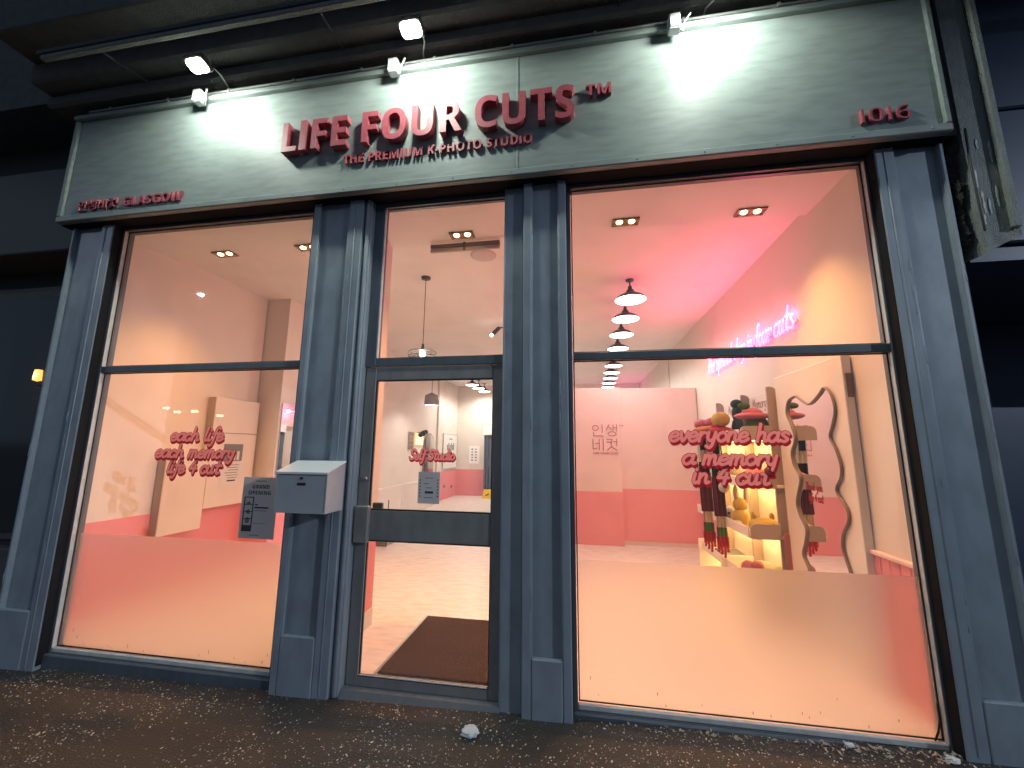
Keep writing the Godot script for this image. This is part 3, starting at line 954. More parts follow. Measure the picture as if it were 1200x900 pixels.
func build_floodlights() -> void:
	var xs := [-2.58, -1.0, 0.86]
	var where := ["over the pilaster end of the sign board", "over the large pink letters", "towards the street number end of the sign board"]
	for k in 3:
		var x: float = xs[k]
		var t := thing("floodlight", "small LED floodlight on a thin arm " + where[k], "floodlight", Vector3(x, 4.1, 0.45), "floodlights above the sign board")
		var head := put("housing", xyz(-0.075, 0.075, -0.012, 0.03, -0.055, 0.055, 0.008), M.dark_metal, t)
		var lens := put("lamp_lens", prism(rounded(-0.066, 0.066, -0.046, 0.046, [0.03, 0.03, 0.03, 0.03]), Vector3(0, -0.0125, 0), Vector3.RIGHT, Vector3(0, 0, 1), Vector3(0, -0.008, 0)), M.flood, head)
		lens.name = "lamp_lens"
		head.rotation_degrees.x = -14
		put("arm", tube([Vector3(0.05, 0.03, -0.02), Vector3(0.03, 0.06, -0.14), Vector3(-0.02, 0.09, -0.24), Vector3(-0.03, 0.06, -0.3)], 0.006), M.cable, t)
		spot(Vector3(0, -0.03, -0.005), Vector3(0, -1, -0.6), Color(0.9, 1.0, 0.88), 1.6, 88, 0.3, 0.06, t)
		var j := thing("junction_box", "grey junction box on the conduit " + where[k], "junction box", Vector3(x - 0.22, 4.08, 0.2), "junction boxes above the sign board")
		put("case", xyz(-0.035, 0.035, -0.05, 0.05, 0.0, 0.06, 0.006), M.letterbox, j)
		put("cover", xyz(-0.031, 0.031, -0.046, 0.046, 0.0605, 0.066, 0.003), M.letterbox, j)
		put("gland", tube([Vector3(0.03, -0.03, 0.03), Vector3(0.05, -0.06, 0.035), Vector3(0.06, 0.0, 0.04), Vector3(0.09, 0.03, 0.06)], 0.006), M.cable, j)
	var c := thing("conduit", "thin grey cable conduit along the top of the sign board", "conduit", Vector3(0, 4.15, 0.19))
	put("pipe", tube([Vector3(-3.9, 0, 0), Vector3(2.0, 0, 0)], 0.009), M.cable, c)
	put("pipe", tube([Vector3(-2.9, -0.03, 0.004), Vector3(-1.9, -0.028, 0.004)], 0.006), M.cable, c)
	for k in 11:
		put("clip", xyz(-3.7 + k * 0.55, -3.68 + k * 0.55, -0.014, 0.014, -0.012, 0.012, 0.002), M.cable, c)

# ---------------------------------------------------------------- lamps of the room
func build_lamps() -> void:
	var y := 3.284
	var xs := [-3.31, -2.43, -0.955, 0.415, 1.35]
	var names := ["by the cream wall boards", "above the poster window corner", "over the door mat", "over the window corner beside the door", "by the wavy mirror board"]
	for k in xs.size():
		var t := thing("downlight", "twin recessed warm downlight in a dark frame " + names[k], "downlight", Vector3(xs[k], y, -0.62), "twin downlights along the window")
		put("frame", frame_mesh_down(0.105, 0.052, 0.008), M.bronze, t)
		put("recess", xyz(-0.096, 0.096, -0.0015, -0.0005, -0.043, 0.043), M.bronze, t)
		for sx in [-0.048, 0.048]:
			put("bulb", balls([[Vector3(sx, -0.006, 0), Vector3(0.026, 0.012, 0.026)]], 0.0, 16), M.warm_bulb, t)
			spot(Vector3(sx, -0.022, 0), Vector3(0, -1, -0.05), Color(1.0, 0.45, 0.14), 1.95, 50, 1.0, 0.03, t)
	# semi-flush pendants in two rows
	var zs := [-1.92, -2.6, -3.33, -4.15, -4.85, -5.55, -6.28, -6.98, -7.7, -8.38]
	for k in zs.size():
		var q: float = float(zs[k])
		pendant(Vector3(0.61 + 0.035 * (-1.92 - q), CEIL, q), "dark shaded pendant with bright underside, %s from the window in the long ceiling row" % ORDINAL[k], 1.0)
	for k in 3:
		pendant(Vector3(-2.72 + k * 0.02, CEIL, -7.6 - k * 0.62), "dark shaded ceiling pendant near the rear curtain, %s towards the rear wall" % ORDINAL[k], 1.6)
	# long-drop pendant with a wire shade
	var c := thing("wire_pendant", "long drop pendant with a flat wire cage shade above the door", "pendant lamp", Vector3(-1.64, CEIL, -1.53))
	put("canopy", lathe([Vector2(0.0, 0.0), Vector2(0.052, 0.0), Vector2(0.05, -0.022), Vector2(0.0, -0.026)], 24), M.dark_metal, c)
	put("cord", tube([Vector3(0, -0.02, 0), Vector3(0, -0.8, 0)], 0.004), M.dark_metal, c)
	put("lamp_holder", lathe([Vector2(0.0, -0.76), Vector2(0.012, -0.77), Vector2(0.02, -0.83), Vector2(0.0, -0.84)], 16), M.dark_metal, c)
	var st := start()
	for r in [[0.145, -0.86], [0.15, -0.91], [0.145, -0.935], [0.08, -0.94]]:
		var ring: Array = []
		for i in 33: ring.append(Vector3(r[0] * cos(TAU * i / 32.0), r[1], r[0] * sin(TAU * i / 32.0)))
		add_tube(st, ring, 0.0035, 0.0035, Vector3.UP, 6)
	for i in 12:
		var a := TAU * i / 12.0
		var dr := Vector3(cos(a), 0, sin(a))
		add_tube(st, [Vector3(0, -0.83, 0), dr * 0.145 + Vector3(0, -0.86, 0), dr * 0.15 + Vector3(0, -0.91, 0), dr * 0.08 + Vector3(0, -0.94, 0)], 0.0025, 0.0025, Vector3.UP, 5)
	put("wire_shade", done(st), M.dark_metal, c)
	put("bulb", balls([[Vector3(0, -0.88, 0), Vector3(0.035, 0.04, 0.035)]]), M.white_bulb, c)
	omni(Vector3(0, -0.88, 0), Color(1, 0.9, 0.75), 0.25, 0.03, c)
	# grey drum pendant deeper in
	var g := thing("drum_pendant", "grey drum shade pendant hanging before the cream side wall", "pendant lamp", Vector3(-2.95, CEIL, -5.3))
	put("cord", tube([Vector3(0, -0.002, 0), Vector3(0, -0.8, 0)], 0.005), M.dark_metal, g)
	put("shade", lathe([Vector2(0.02, -0.76), Vector2(0.14, -0.82), Vector2(0.15, -1.02), Vector2(0.146, -1.02), Vector2(0.136, -0.825), Vector2(0.02, -0.765)], 28), mat(Color(0.3, 0.31, 0.33), 0.4), g)
	put("bulb", balls([[Vector3(0, -0.95, 0), Vector3(0.04, 0.055, 0.04)]]), M.white_bulb, g)
	omni(Vector3(0, -0.95, 0), Color(1, 0.95, 0.85), 0.5, 0.04, g)
	# spot rail
	var sp := thing("spot_cluster", "small ceiling spotlight cluster on a thin bar", "spotlight", Vector3(-1.16, CEIL, -3.3))
	put("bar", tube([Vector3(-0.02, -0.06, 0), Vector3(0.3, -0.06, 0)], 0.01), M.dark_metal, sp)
	put("mount", tube([Vector3(0.14, 0.0, 0), Vector3(0.14, -0.06, 0)], 0.012), M.dark_metal, sp)
	for xx in [0.0, 0.24]:
		put("head", tube([Vector3(xx, -0.07, 0), Vector3(xx - 0.07, -0.15, 0.03)], 0.032, 12), M.dark_metal, sp)
		put("bulb", balls([[Vector3(xx - 0.1, -0.185, 0.045), Vector3(0.026, 0.026, 0.026)]]), M.white_bulb, sp)
		spot(Vector3(xx - 0.12, -0.21, 0.055), Vector3(-0.7, -0.8, 0.3), Color(1, 0.9, 0.75), 0.5, 50, 0.6, 0.03, sp)
	var sd := put("ceiling_speaker", lathe([Vector2(0.0, -0.012), Vector2(0.11, -0.012), Vector2(0.125, -0.006), Vector2(0.128, 0.0)], 32), mat(Color(0.55, 0.5, 0.47), 0.8), self, Vector3(-0.885, CEIL, -1.12))
	tag(sd, "round flush speaker grille in the ceiling behind the twin downlight", "speaker")
	var tr := thing("track_rail", "thin dark bracket rail along the ceiling edge above the door", "rail", Vector3(-0.97, 3.26, -0.745))
	put("rail", xyz(-0.32, 0.32, -0.012, 0.024, -0.05, -0.006, 0.003), mat(Color(0.2, 0.15, 0.13), 0.5), tr)
	put("lower_rail", xyz(-0.32, 0.32, -0.05, -0.02, -0.035, -0.006, 0.003), mat(Color(0.4, 0.33, 0.3), 0.5), tr)
	put("bracket", xyz(-0.01, 0.01, -0.055, 0.025, -0.004, 0.002, 0.001), M.dark_metal, tr)
	build_neon()

func frame_mesh_down(hx: float, hz: float, w: float) -> ArrayMesh:
	var st := start()
	for q in [[-hx, hx, -hz, -hz + w], [-hx, hx, hz - w, hz], [-hx, -hx + w, -hz + w, hz - w], [hx - w, hx, -hz + w, hz - w], [-w * 0.6, w * 0.6, -hz + w, hz - w]]:
		add_box(st, Vector3(q[0], -0.014, q[2]), Vector3(q[1], -0.002, q[3]), 0.001)
	return done(st)

var shade_mesh: ArrayMesh
func pendant(at: Vector3, label: String, energy: float) -> void:
	var t := thing("ceiling_pendant", label, "pendant lamp", at, "dark shaded ceiling pendants")
	put("canopy", lathe([Vector2(0.0, -0.001), Vector2(0.045, -0.001), Vector2(0.043, -0.016), Vector2(0.0, -0.02)], 20), M.dark_metal, t)
	put("stem", tube([Vector3(0, -0.015, 0), Vector3(0, -0.08, 0)], 0.008), M.dark_metal, t)
	if shade_mesh == null:
		shade_mesh = lathe([Vector2(0.0, -0.075), Vector2(0.02, -0.078), Vector2(0.025, -0.115), Vector2(0.042, -0.125), Vector2(0.05, -0.155), Vector2(0.09, -0.172), Vector2(0.14, -0.2), Vector2(0.168, -0.235), Vector2(0.17, -0.242)], 28)
	put("shade", shade_mesh, M.dark_metal, t)
	put("lamp_diffuser", lathe([Vector2(0.166, -0.238), Vector2(0.12, -0.25), Vector2(0.06, -0.255), Vector2(0.0, -0.256)], 28), M.white_bulb, t)
	spot(Vector3(0, -0.265, 0), Vector3(0, -1, 0), Color(1.0, 0.95, 0.84), energy, 86, 0.5, 0.12, t)

func build_neon() -> void:
	var n := thing("neon_sign", "glowing pink neon script on the right-hand wall above the toy shelves", "neon sign", Vector3(1.79, 2.40, -2.1))
	put("backing_rail", xyz(-0.012, -0.002, 0.1, 0.125, -1.13, 1.12, 0.002), M.cream, n)
	var text := "The special day in four cuts"
	var words := text.split(" ")
	var k := 2.2 / run_width(text)
	var pen := 0.0
	for w in words:
		put("neon_tube", script_mesh(w, Vector3(-0.028, 0.06, -1.1 + pen * k), Vector3(0, 0, k), Vector3(0, 0.12, 0), Vector3(-1, 0, 0), 0.0085, 0.0085, 0.3), M.neon, n)
		pen += run_width(w) + GLYPH[" "][0]
	# the tubes' own light, along the whole sign, thrown off the wall and up
	var l := AreaLight3D.new()
	l.name = "lamp_light"
	l.area_size = Vector2(2.2, 0.2)
	l.light_color = srgb(Color(1.0, 0.09, 0.22))
	l.light_energy = 2.9
	l.area_range = 8.0
	l.shadow_enabled = true
	n.add_child(l)
	l.position = Vector3(-0.06, 0.12, 0)
	l.basis = Basis.looking_at(Vector3(-0.75, 0.66, 0), Vector3(0.66, 0.75, 0))

# ---------------------------------------------------------------- toy shelves and mirror board
func build_shelving() -> void:
	var b := thing("mirror_board", "tall cream board with a wavy edged mirror let into it", "mirror board", Vector3(1.74, FLOOR, -0.91))
	put("board", xyz(0.0, 0.056, 0.0, 2.025, -0.46, 0.46, 0.004), M.cream, b)
	put("vent", xyz(0.014, 0.05, 1.74, 1.90, 0.4605, 0.466, 0.002), M.bronze, b)
	var right := [[1.871, -.845], [1.806, -.731], [1.792, -.66], [1.844, -.546], [1.881, -.482], [1.826, -.419], [1.724, -.395], [1.617, -.445], [1.552, -.481], [1.475, -.435], [1.374, -.403], [1.294, -.419], [1.209, -.48], [1.115, -.40], [1.04, -.392], [.95, -.46], [.87, -.483], [.799, -.465], [.70, -.43], [.58, -.44], [.47, -.52], [.44, -.7]]
	var left := [[.5, -.86], [.615, -.905], [.70, -.965], [.802, -.916], [.897, -.886], [.977, -.95], [1.065, -.979], [1.164, -.936], [1.261, -.894], [1.352, -.965], [1.449, -.977], [1.545, -.912], [1.644, -.938], [1.748, -.994], [1.847, -.95]]
	var pts: Array = []
	for p in right + left: pts.append(Vector2(2.45 - (2.45 - p[1]) * 1.0545 + 0.91, 1.46 + (p[0] - 1.46) * 1.0545 - FLOOR))
	pts.append(pts[0])
	var line := smooth_line(pts, 4)
	line.pop_back()
	var poly := PackedVector2Array(line)
	put("mirror", prism(poly, Vector3(-0.0015, 0, 0), Vector3(0, 0, 1), Vector3.UP, Vector3(-0.004, 0, 0)), M.mirror, b)
	var st := start()
	var ring: Array = []
	for p in line: ring.append(Vector3(-0.012, p.y, p.x))
	ring.append(ring[0])
	add_tube(st, ring, 0.007, 0.011, Vector3(1, 0, 0), 8)
	put("mirror_edge", done(st), M.mirror_edge, b)
	put("mirror_print", script_mesh("Thank you", Vector3(-0.0065, 1.1, -0.12), Vector3(0, 0, 0.026), Vector3(0, 0.03, 0), Vector3(-1, 0, 0), 0.0045, 0.0006), M.vinyl_shade, b)
	put("mirror_print", script_mesh("life 4 cut", Vector3(-0.0065, 1.02, -0.09), Vector3(0, 0, 0.024), Vector3(0, 0.03, 0), Vector3(-1, 0, 0), 0.0045, 0.0006), M.vinyl_shade, b)

	# shelf unit along the right wall, from just behind the mirror board
	var s := thing("toy_shelf", "lit display shelving with rounded taupe ends along the right-hand wall", "shelf", Vector3(1.79, FLOOR, -1.395))
	put("back_panel", xyz(-0.012, 0.0, 0.0, 1.72, -1.5, 0.0), M.shelf_back, s)
	var ear := rounded(-0.10, -0.014, 0.0, 1.96, [0, 0, 0.06, 0.01])
	for z in [-0.02, -0.6, -1.35]:
		put("divider", prism(ear, Vector3(0, 0, z), Vector3.RIGHT, Vector3.UP, Vector3(0, 0, -0.02)), M.shelf, s)
		var side := xyz(-0.40, -0.10, 0.0, 0.36, z - 0.03, z - 0.005, 0.003)
		put("divider", side, M.shelf_back, s)
	for k in 2:
		var z := -0.06 - k * 0.66
		put("header_board", xyz(-0.03, -0.0125, 1.65, 1.93, z - 0.52, z - 0.005, 0.004), M.cream, s)
		put("header_print", script_mesh("Memory", Vector3(-0.0315, 1.80, z - 0.45), Vector3(0, 0, 0.05), Vector3(0, 0.055, 0), Vector3(-1, 0, 0), 0.004, 0.001), M.shelf_red, s)
	var tops := [1.575, 1.16, 0.74, 0.33]
	for i in 4:
		var y: float = tops[i]
		var x := -0.36 + i * 0.008
		var sh := put("shelf", xyz(x, -0.013, y - 0.09, y - 0.065, -1.48, 0.0, 0.003), M.shelf_back, s)
		put("end_lip", prism(rounded(x, -0.105, y - 0.095, y + 0.03, [0.01, 0, 0, 0.05]), Vector3(0, 0, 0.001), Vector3.RIGHT, Vector3.UP, Vector3(0, 0, 0.018)), M.shelf, sh)
		put("front_lip", xyz(x - 0.014, x - 0.001, y - 0.09, y + 0.0, -1.48, 0.0, 0.004), M.shelf_back, sh)
		put("led_strip", xyz(-0.12, -0.10, y - 0.098, y - 0.091, -1.45, -0.04), M.led, sh)
		var l := AreaLight3D.new()
		l.name = "lamp_light"
		l.area_size = Vector2(0.02, 1.3)
		l.light_color = srgb(Color(1.0, 0.6, 0.2))
		l.light_energy = 0.6
		l.area_range = 6.0
		l.shadow_enabled = true
		sh.add_child(l)
		l.position = Vector3(-0.11, y - 0.102, -0.75)
		l.rotation_degrees = Vector3(-90, 0, 0)
	put("upright", xyz(-0.09, -0.013, 0.0, 0.7, 0.0195, 0.035, 0.003), M.shelf_red, s)

	# toys: all generic plush shapes
	var green := plush(Color(0.16, 0.2, 0.035))
	var coral := plush(Color(0.75, 0.22, 0.25))
	var yellow := plush(Color(0.8, 0.55, 0.13))
	var cream := plush(Color(0.75, 0.62, 0.45))
	var red := plush(Color(0.55, 0.03, 0.03))
	var orange := plush(Color(0.75, 0.25, 0.06))
	var white := plush(Color(0.75, 0.73, 0.7))
	var dark := plush(Color(0.03, 0.06, 0.05))
	var leafy := plush(Color(0.1, 0.22, 0.04))
	var black := plush(Color(0.012, 0.012, 0.012))
	var maroon := plush(Color(0.13, 0.02, 0.028))
	var o := thing("plush_toy", "round green plush toy wearing a wide pink hat on the top shelf", "plush toy", Vector3(1.63, 1.582, -1.54), "plush toys on the lit shelves")
	put("body", balls([[Vector3(0, 0.09, 0), Vector3(0.105, 0.12, 0.1)], [Vector3(-0.1, 0.05, 0.03), Vector3(0.04, 0.05, 0.04)]], 0.05, 18), green, o)
	put("hat", balls([[Vector3(-0.04, 0.19, 0.02), Vector3(0.15, 0.035, 0.12)], [Vector3(-0.03, 0.215, 0.01), Vector3(0.09, 0.05, 0.08)]], 0.04, 18), coral, o)
	put("leaf", balls([[Vector3(-0.1, 0.285, 0.02), Vector3(0.055, 0.03, 0.03)], [Vector3(-0.075, 0.26, 0.02), Vector3(0.018, 0.03, 0.018)]], 0.05), leafy, o)
	put("muzzle", balls([[Vector3(-0.13, 0.04, 0.06), Vector3(0.03, 0.035, 0.03)]]), cream, o)
	o = thing("plush_toy", "tall dark green plush figure between the shelf header boards", "plush toy", Vector3(1.63, 1.582, -1.96), "plush toys on the lit shelves")
	put("body", balls([[Vector3(0, 0.1, 0), Vector3(0.06, 0.12, 0.06)], [Vector3(0, 0.25, 0), Vector3(0.05, 0.09, 0.05)]], 0.06), dark, o)
	put("head", balls([[Vector3(0, 0.35, 0), Vector3(0.058, 0.05, 0.055)]], 0.06), dark, o)
	o = thing("plush_hat", "red and orange plush hats heaped on the top shelf", "hats", Vector3(1.47, 1.585, -2.12), "plush toys on the lit shelves")
	put("hat", balls([[Vector3(0, 0.06, 0.12), Vector3(0.13, 0.06, 0.13)], [Vector3(-0.02, 0.11, 0.12), Vector3(0.07, 0.05, 0.07)]], 0.08), red, o)
	put("hat", balls([[Vector3(-0.05, 0.09, -0.12), Vector3(0.14, 0.05, 0.14)]], 0.1), orange, o)
	put("hat", balls([[Vector3(0.0, 0.19, 0.15), Vector3(0.09, 0.08, 0.08)]], 0.1), yellow, o)
	put("hat", balls([[Vector3(0.0, 0.17, -0.14), Vector3(0.07, 0.06, 0.06)], [Vector3(-0.06, 0.16, -0.26), Vector3(0.09, 0.06, 0.08)]], 0.1), coral, o)
	put("brim", balls([[Vector3(-0.04, 0.015, -0.02), Vector3(0.15, 0.025, 0.2)]], 0.1), white, o)
	o = thing("plush_toy", "pink rounded plush toy sitting on the second shelf", "plush toy", Vector3(1.63, 1.168, -1.55), "plush toys on the lit shelves")
	put("body", balls([[Vector3(-0.03, 0.04, 0), Vector3(0.15, 0.085, 0.11)], [Vector3(-0.11, 0.05, 0.05), Vector3(0.05, 0.05, 0.05)]], 0.05, 18), coral, o)
	put("bow", balls([[Vector3(0.09, 0.07, 0.06), Vector3(0.03, 0.03, 0.03)]]), red, o)
	o = thing("plush_toy", "cream and dark brown plush toys piled on the second shelf", "plush toys", Vector3(1.55, 1.168, -2.05), "plush toys on the lit shelves")
	put("body", balls([[Vector3(0, 0.09, 0), Vector3(0.1, 0.1, 0.1)], [Vector3(-0.05, 0.07, 0.18), Vector3(0.09, 0.08, 0.08)]], 0.08), cream, o)
	put("ears", balls([[Vector3(-0.08, 0.2, 0.06), Vector3(0.05, 0.03, 0.07)], [Vector3(-0.08, 0.16, -0.05), Vector3(0.05, 0.04, 0.05)]], 0.06), maroon, o)
	o = thing("plush_toy", "yellow plush toy peeping over the third shelf lip", "plush toy", Vector3(1.64, 0.748, -1.53), "plush toys on the lit shelves")
	put("head", balls([[Vector3(-0.02, 0.05, 0), Vector3(0.13, 0.075, 0.1)]], 0.03, 18), yellow, o)
	put("ear", balls([[Vector3(-0.09, 0.13, -0.03), Vector3(0.022, 0.04, 0.02)]]), yellow, o)
	put("ear", balls([[Vector3(0.06, 0.13, -0.03), Vector3(0.022, 0.035, 0.02)]]), yellow, o)
	put("eye", balls([[Vector3(-0.09, 0.07, 0.075), Vector3(0.01, 0.013, 0.008)]]), black, o)
	put("eye", balls([[Vector3(0.02, 0.075, 0.09), Vector3(0.013, 0.016, 0.008)]]), black, o)
	o = thing("plush_toy", "tan long eared plush rabbit leaning on the third shelf", "plush toy", Vector3(1.53, 0.748, -1.8), "plush toys on the lit shelves")
	put("body", balls([[Vector3(0, 0.07, 0), Vector3(0.08, 0.1, 0.08)], [Vector3(0, 0.2, 0), Vector3(0.065, 0.065, 0.06)]], 0.06), yellow, o)
	put("ear", balls([[Vector3(-0.03, 0.3, 0), Vector3(0.025, 0.08, 0.025)]], 0.05), cream, o)
	put("ear", balls([[Vector3(0.06, 0.29, 0.01), Vector3(0.028, 0.08, 0.025)]], 0.05), cream, o)
	put("paw", balls([[Vector3(-0.06, 0.03, 0.08), Vector3(0.04, 0.035, 0.04)]], 0.05), cream, o)
	o = thing("plush_toy", "white plush toy lying behind the rabbit on the third shelf", "plush toy", Vector3(1.53, 0.748, -2.15), "plush toys on the lit shelves")
	put("body", balls([[Vector3(0, 0.06, 0), Vector3(0.1, 0.07, 0.17)], [Vector3(-0.02, 0.09, 0.16), Vector3(0.08, 0.07, 0.07)]], 0.06), white, o)
	put("nose", balls([[Vector3(-0.06, 0.1, 0.225), Vector3(0.012, 0.01, 0.01)]]), black, o)
	o = thing("plush_toy", "pink and cream plush toys in a heap on the lowest shelf", "plush toys", Vector3(1.6, 0.338, -1.65), "plush toys on the lit shelves")
	put("body", balls([[Vector3(0.03, 0.06, 0), Vector3(0.12, 0.08, 0.11)], [Vector3(0.13, 0.06, 0.09), Vector3(0.06, 0.07, 0.06)]], 0.08), cream, o)
	put("flower", balls([[Vector3(-0.1, 0.07, 0.03), Vector3(0.07, 0.075, 0.07)], [Vector3(-0.05, 0.11, 0.08), Vector3(0.05, 0.05, 0.05)]], 0.15), coral, o)
	put("nose", balls([[Vector3(0.06, 0.05, 0.14), Vector3(0.03, 0.03, 0.03)]]), red, o)
	o = thing("shoe_box", "flat black box on the low shelf behind the toys", "box", Vector3(1.55, 0.338, -2.2))
	put("base", xyz(-0.1, 0.12, 0.0, 0.05, -0.18, 0.18, 0.006), black, o)
	put("lid", xyz(-0.105, 0.125, 0.051, 0.075, -0.185, 0.185, 0.006), M.dark_metal, o)

	# long scarves hung from the front of the shelves
	for k in 2:
		var h := thing("hanging_scarf", ["maroon and cream scarf with green and red end hung before the shelves", "longer maroon scarf with green block and red tassel end beside it"][k], "scarf", Vector3(1.28 + k * 0.11, 1.60 - k * 0.04, -1.95 + k * 0.03), "scarves hung before the shelves")
		scarf(h, "top_fold", 0.0, -0.30, 0.11, white)
		scarf(h, "dark_patch", -0.02, -0.16, 0.07, black, 0.016)
		scarf(h, "dark_patch", -0.3, -0.42, 0.1, black)
		scarf(h, "pleated_panel", -0.42, -0.86, 0.115, maroon)
		scarf(h, "pale_panel", -0.86, -0.98, 0.085, cream)
		scarf(h, "green_block", -0.98, -1.08, 0.095, leafy)
		scarf(h, "red_end", -1.08, -1.2, 0.11, red)
		h.scale = Vector3(1, 0.87, 1)
		for q in 4:
			var xx := -0.042 + q * 0.028
			put("tassel", tube([Vector3(xx, -1.18, 0), Vector3(xx + 0.006, -1.215 - 0.02 * (q % 2), 0.006), Vector3(xx + 0.003, -1.235 - 0.03 * (q % 3), 0)], 0.012, 6), red, h)
	o = thing("hanging_toy", "black and white plush keyring hung beside the scarves", "plush toy", Vector3(1.40, 1.2, -1.85))
	put("body", balls([[Vector3(0, 0, 0), Vector3(0.04, 0.06, 0.03)], [Vector3(0.01, -0.1, 0.01), Vector3(0.05, 0.05, 0.035)]], 0.1), white, o)
	put("ear", balls([[Vector3(0.04, 0.03, 0.02), Vector3(0.025, 0.04, 0.02)]]), black, o)
	put("strap", tube([Vector3(0, 0.05, 0), Vector3(0.02, 0.24, 0)], 0.004), black, o)

func scarf(parent: Node, called: String, y1: float, y0: float, w: float, m: Material, lift := 0.0) -> void:
	var st := start()
	st.set_smooth_group(0)
	var n := 16
	for i in n:
		for j in 4:
			var p: Array = []
			for q in [[i, j], [i + 1, j], [i + 1, j + 1], [i, j + 1]]:
				var f: float = float(q[0]) / n
				var y := lerpf(y1, y0, float(q[1]) / 4.0)
				p.append(Vector3((f - 0.5) * w, y, 0.014 * sin(f * 19.0 + y * 4.0) + lift))
			quad(st, p[0], p[1], p[2], p[3])
			quad(st, p[3] - Vector3(0, 0, 0.008), p[2] - Vector3(0, 0, 0.008), p[1] - Vector3(0, 0, 0.008), p[0] - Vector3(0, 0, 0.008))
	put(called, done(st), m, parent)

# ---------------------------------------------------------------- left side of the room
func build_left_side() -> void:
	var b := thing("wall_board", "low cream wall board mounted over the coral dado by the poster window", "wall board", Vector3(-3.929, 0.62, -1.02), "cream wall boards")
	put("panel", xyz(0.0, 0.085, 0.0, 0.76, -0.22, 0.22, 0.004), M.cream, b)
	put("end_face", xyz(0.0, 0.083, 0.0, 0.758, 0.2205, 0.226, 0.002), M.shelf, b)  # end face of the low board, coloured darker than its cream front
	b = thing("wall_board", "tall cream wall board in two panels with a notice fixed to it", "wall board", Vector3(-3.929, 0.81, -1.545), "cream wall boards")
	put("panel", xyz(0.0, 0.085, 0.0, 0.785, -0.3, 0.3, 0.004), M.cream, b)
	put("panel", xyz(0.0, 0.085, 0.79, 1.175, -0.3, 0.3, 0.004), M.cream, b)
	put("end_face", xyz(0.0, 0.083, 0.762, 1.173, 0.3005, 0.306, 0.002), M.shelf, b)  # upper end face of the tall board, in the same darker taupe
	var n := thing("wall_notice", "white information sheet with a grey photograph on the tall cream wall board", "notice", Vector3(-3.843, 1.04, -1.55))
	put("sheet", xyz(0.0, 0.003, 0.0, 0.45, -0.12, 0.15), M.paper, n)
	put("photograph", xyz(0.0031, 0.004, 0.25, 0.44, -0.11, 0.145), M.grey_ink, n)
	for i in 3:
		put("figure", xyz(0.0041, 0.0045, 0.262, 0.36, -0.07 + i * 0.05, -0.035 + i * 0.05, 0.0002), M.paper, n)
	for i in 6:
		put("text_line", xyz(0.0031, 0.0038, 0.205 - i * 0.028, 0.212 - i * 0.028, -0.08 + 0.01 * (i % 2), 0.1 - 0.02 * (i % 3)), M.grey_ink, n)
	put("text_line", xyz(0.0031, 0.0038, 0.03, 0.045, -0.05, 0.06), M.ink, n)
	# mirror on the rear wall that shows the curtain and the neon
	var m := thing("wall_mirror", "frameless rectangular mirror on the side wall behind the tall board", "mirror", Vector3(-3.609, 0.95, -2.25))
	put("glass", xyz(0.0, 0.006, 0.0, 1.04, -0.4, 0.31), M.mirror, m)
	put("backing", xyz(-0.0005, -0.0001, 0.0, 1.04, -0.4, 0.31), M.dark_metal, m)
	var k := thing("camera_plinth", "low grey glass-sided plinth on the floor behind the door", "plinth", Vector3(-2.75, FLOOR, -3.3))
	put("block", xyz(-0.25, 0.05, 0.001, 0.14, -0.2, 0.2, 0.006), mat(Color(0.22, 0.21, 0.2), 0.5), k)
	put("glass_side", xyz(0.052, 0.058, 0.001, 0.62, -0.2, 0.2), M.glass, k)
	put("edge_bar", xyz(0.05, 0.062, 0.001, 0.64, 0.201, 0.212, 0.002), M.dark_metal, k)

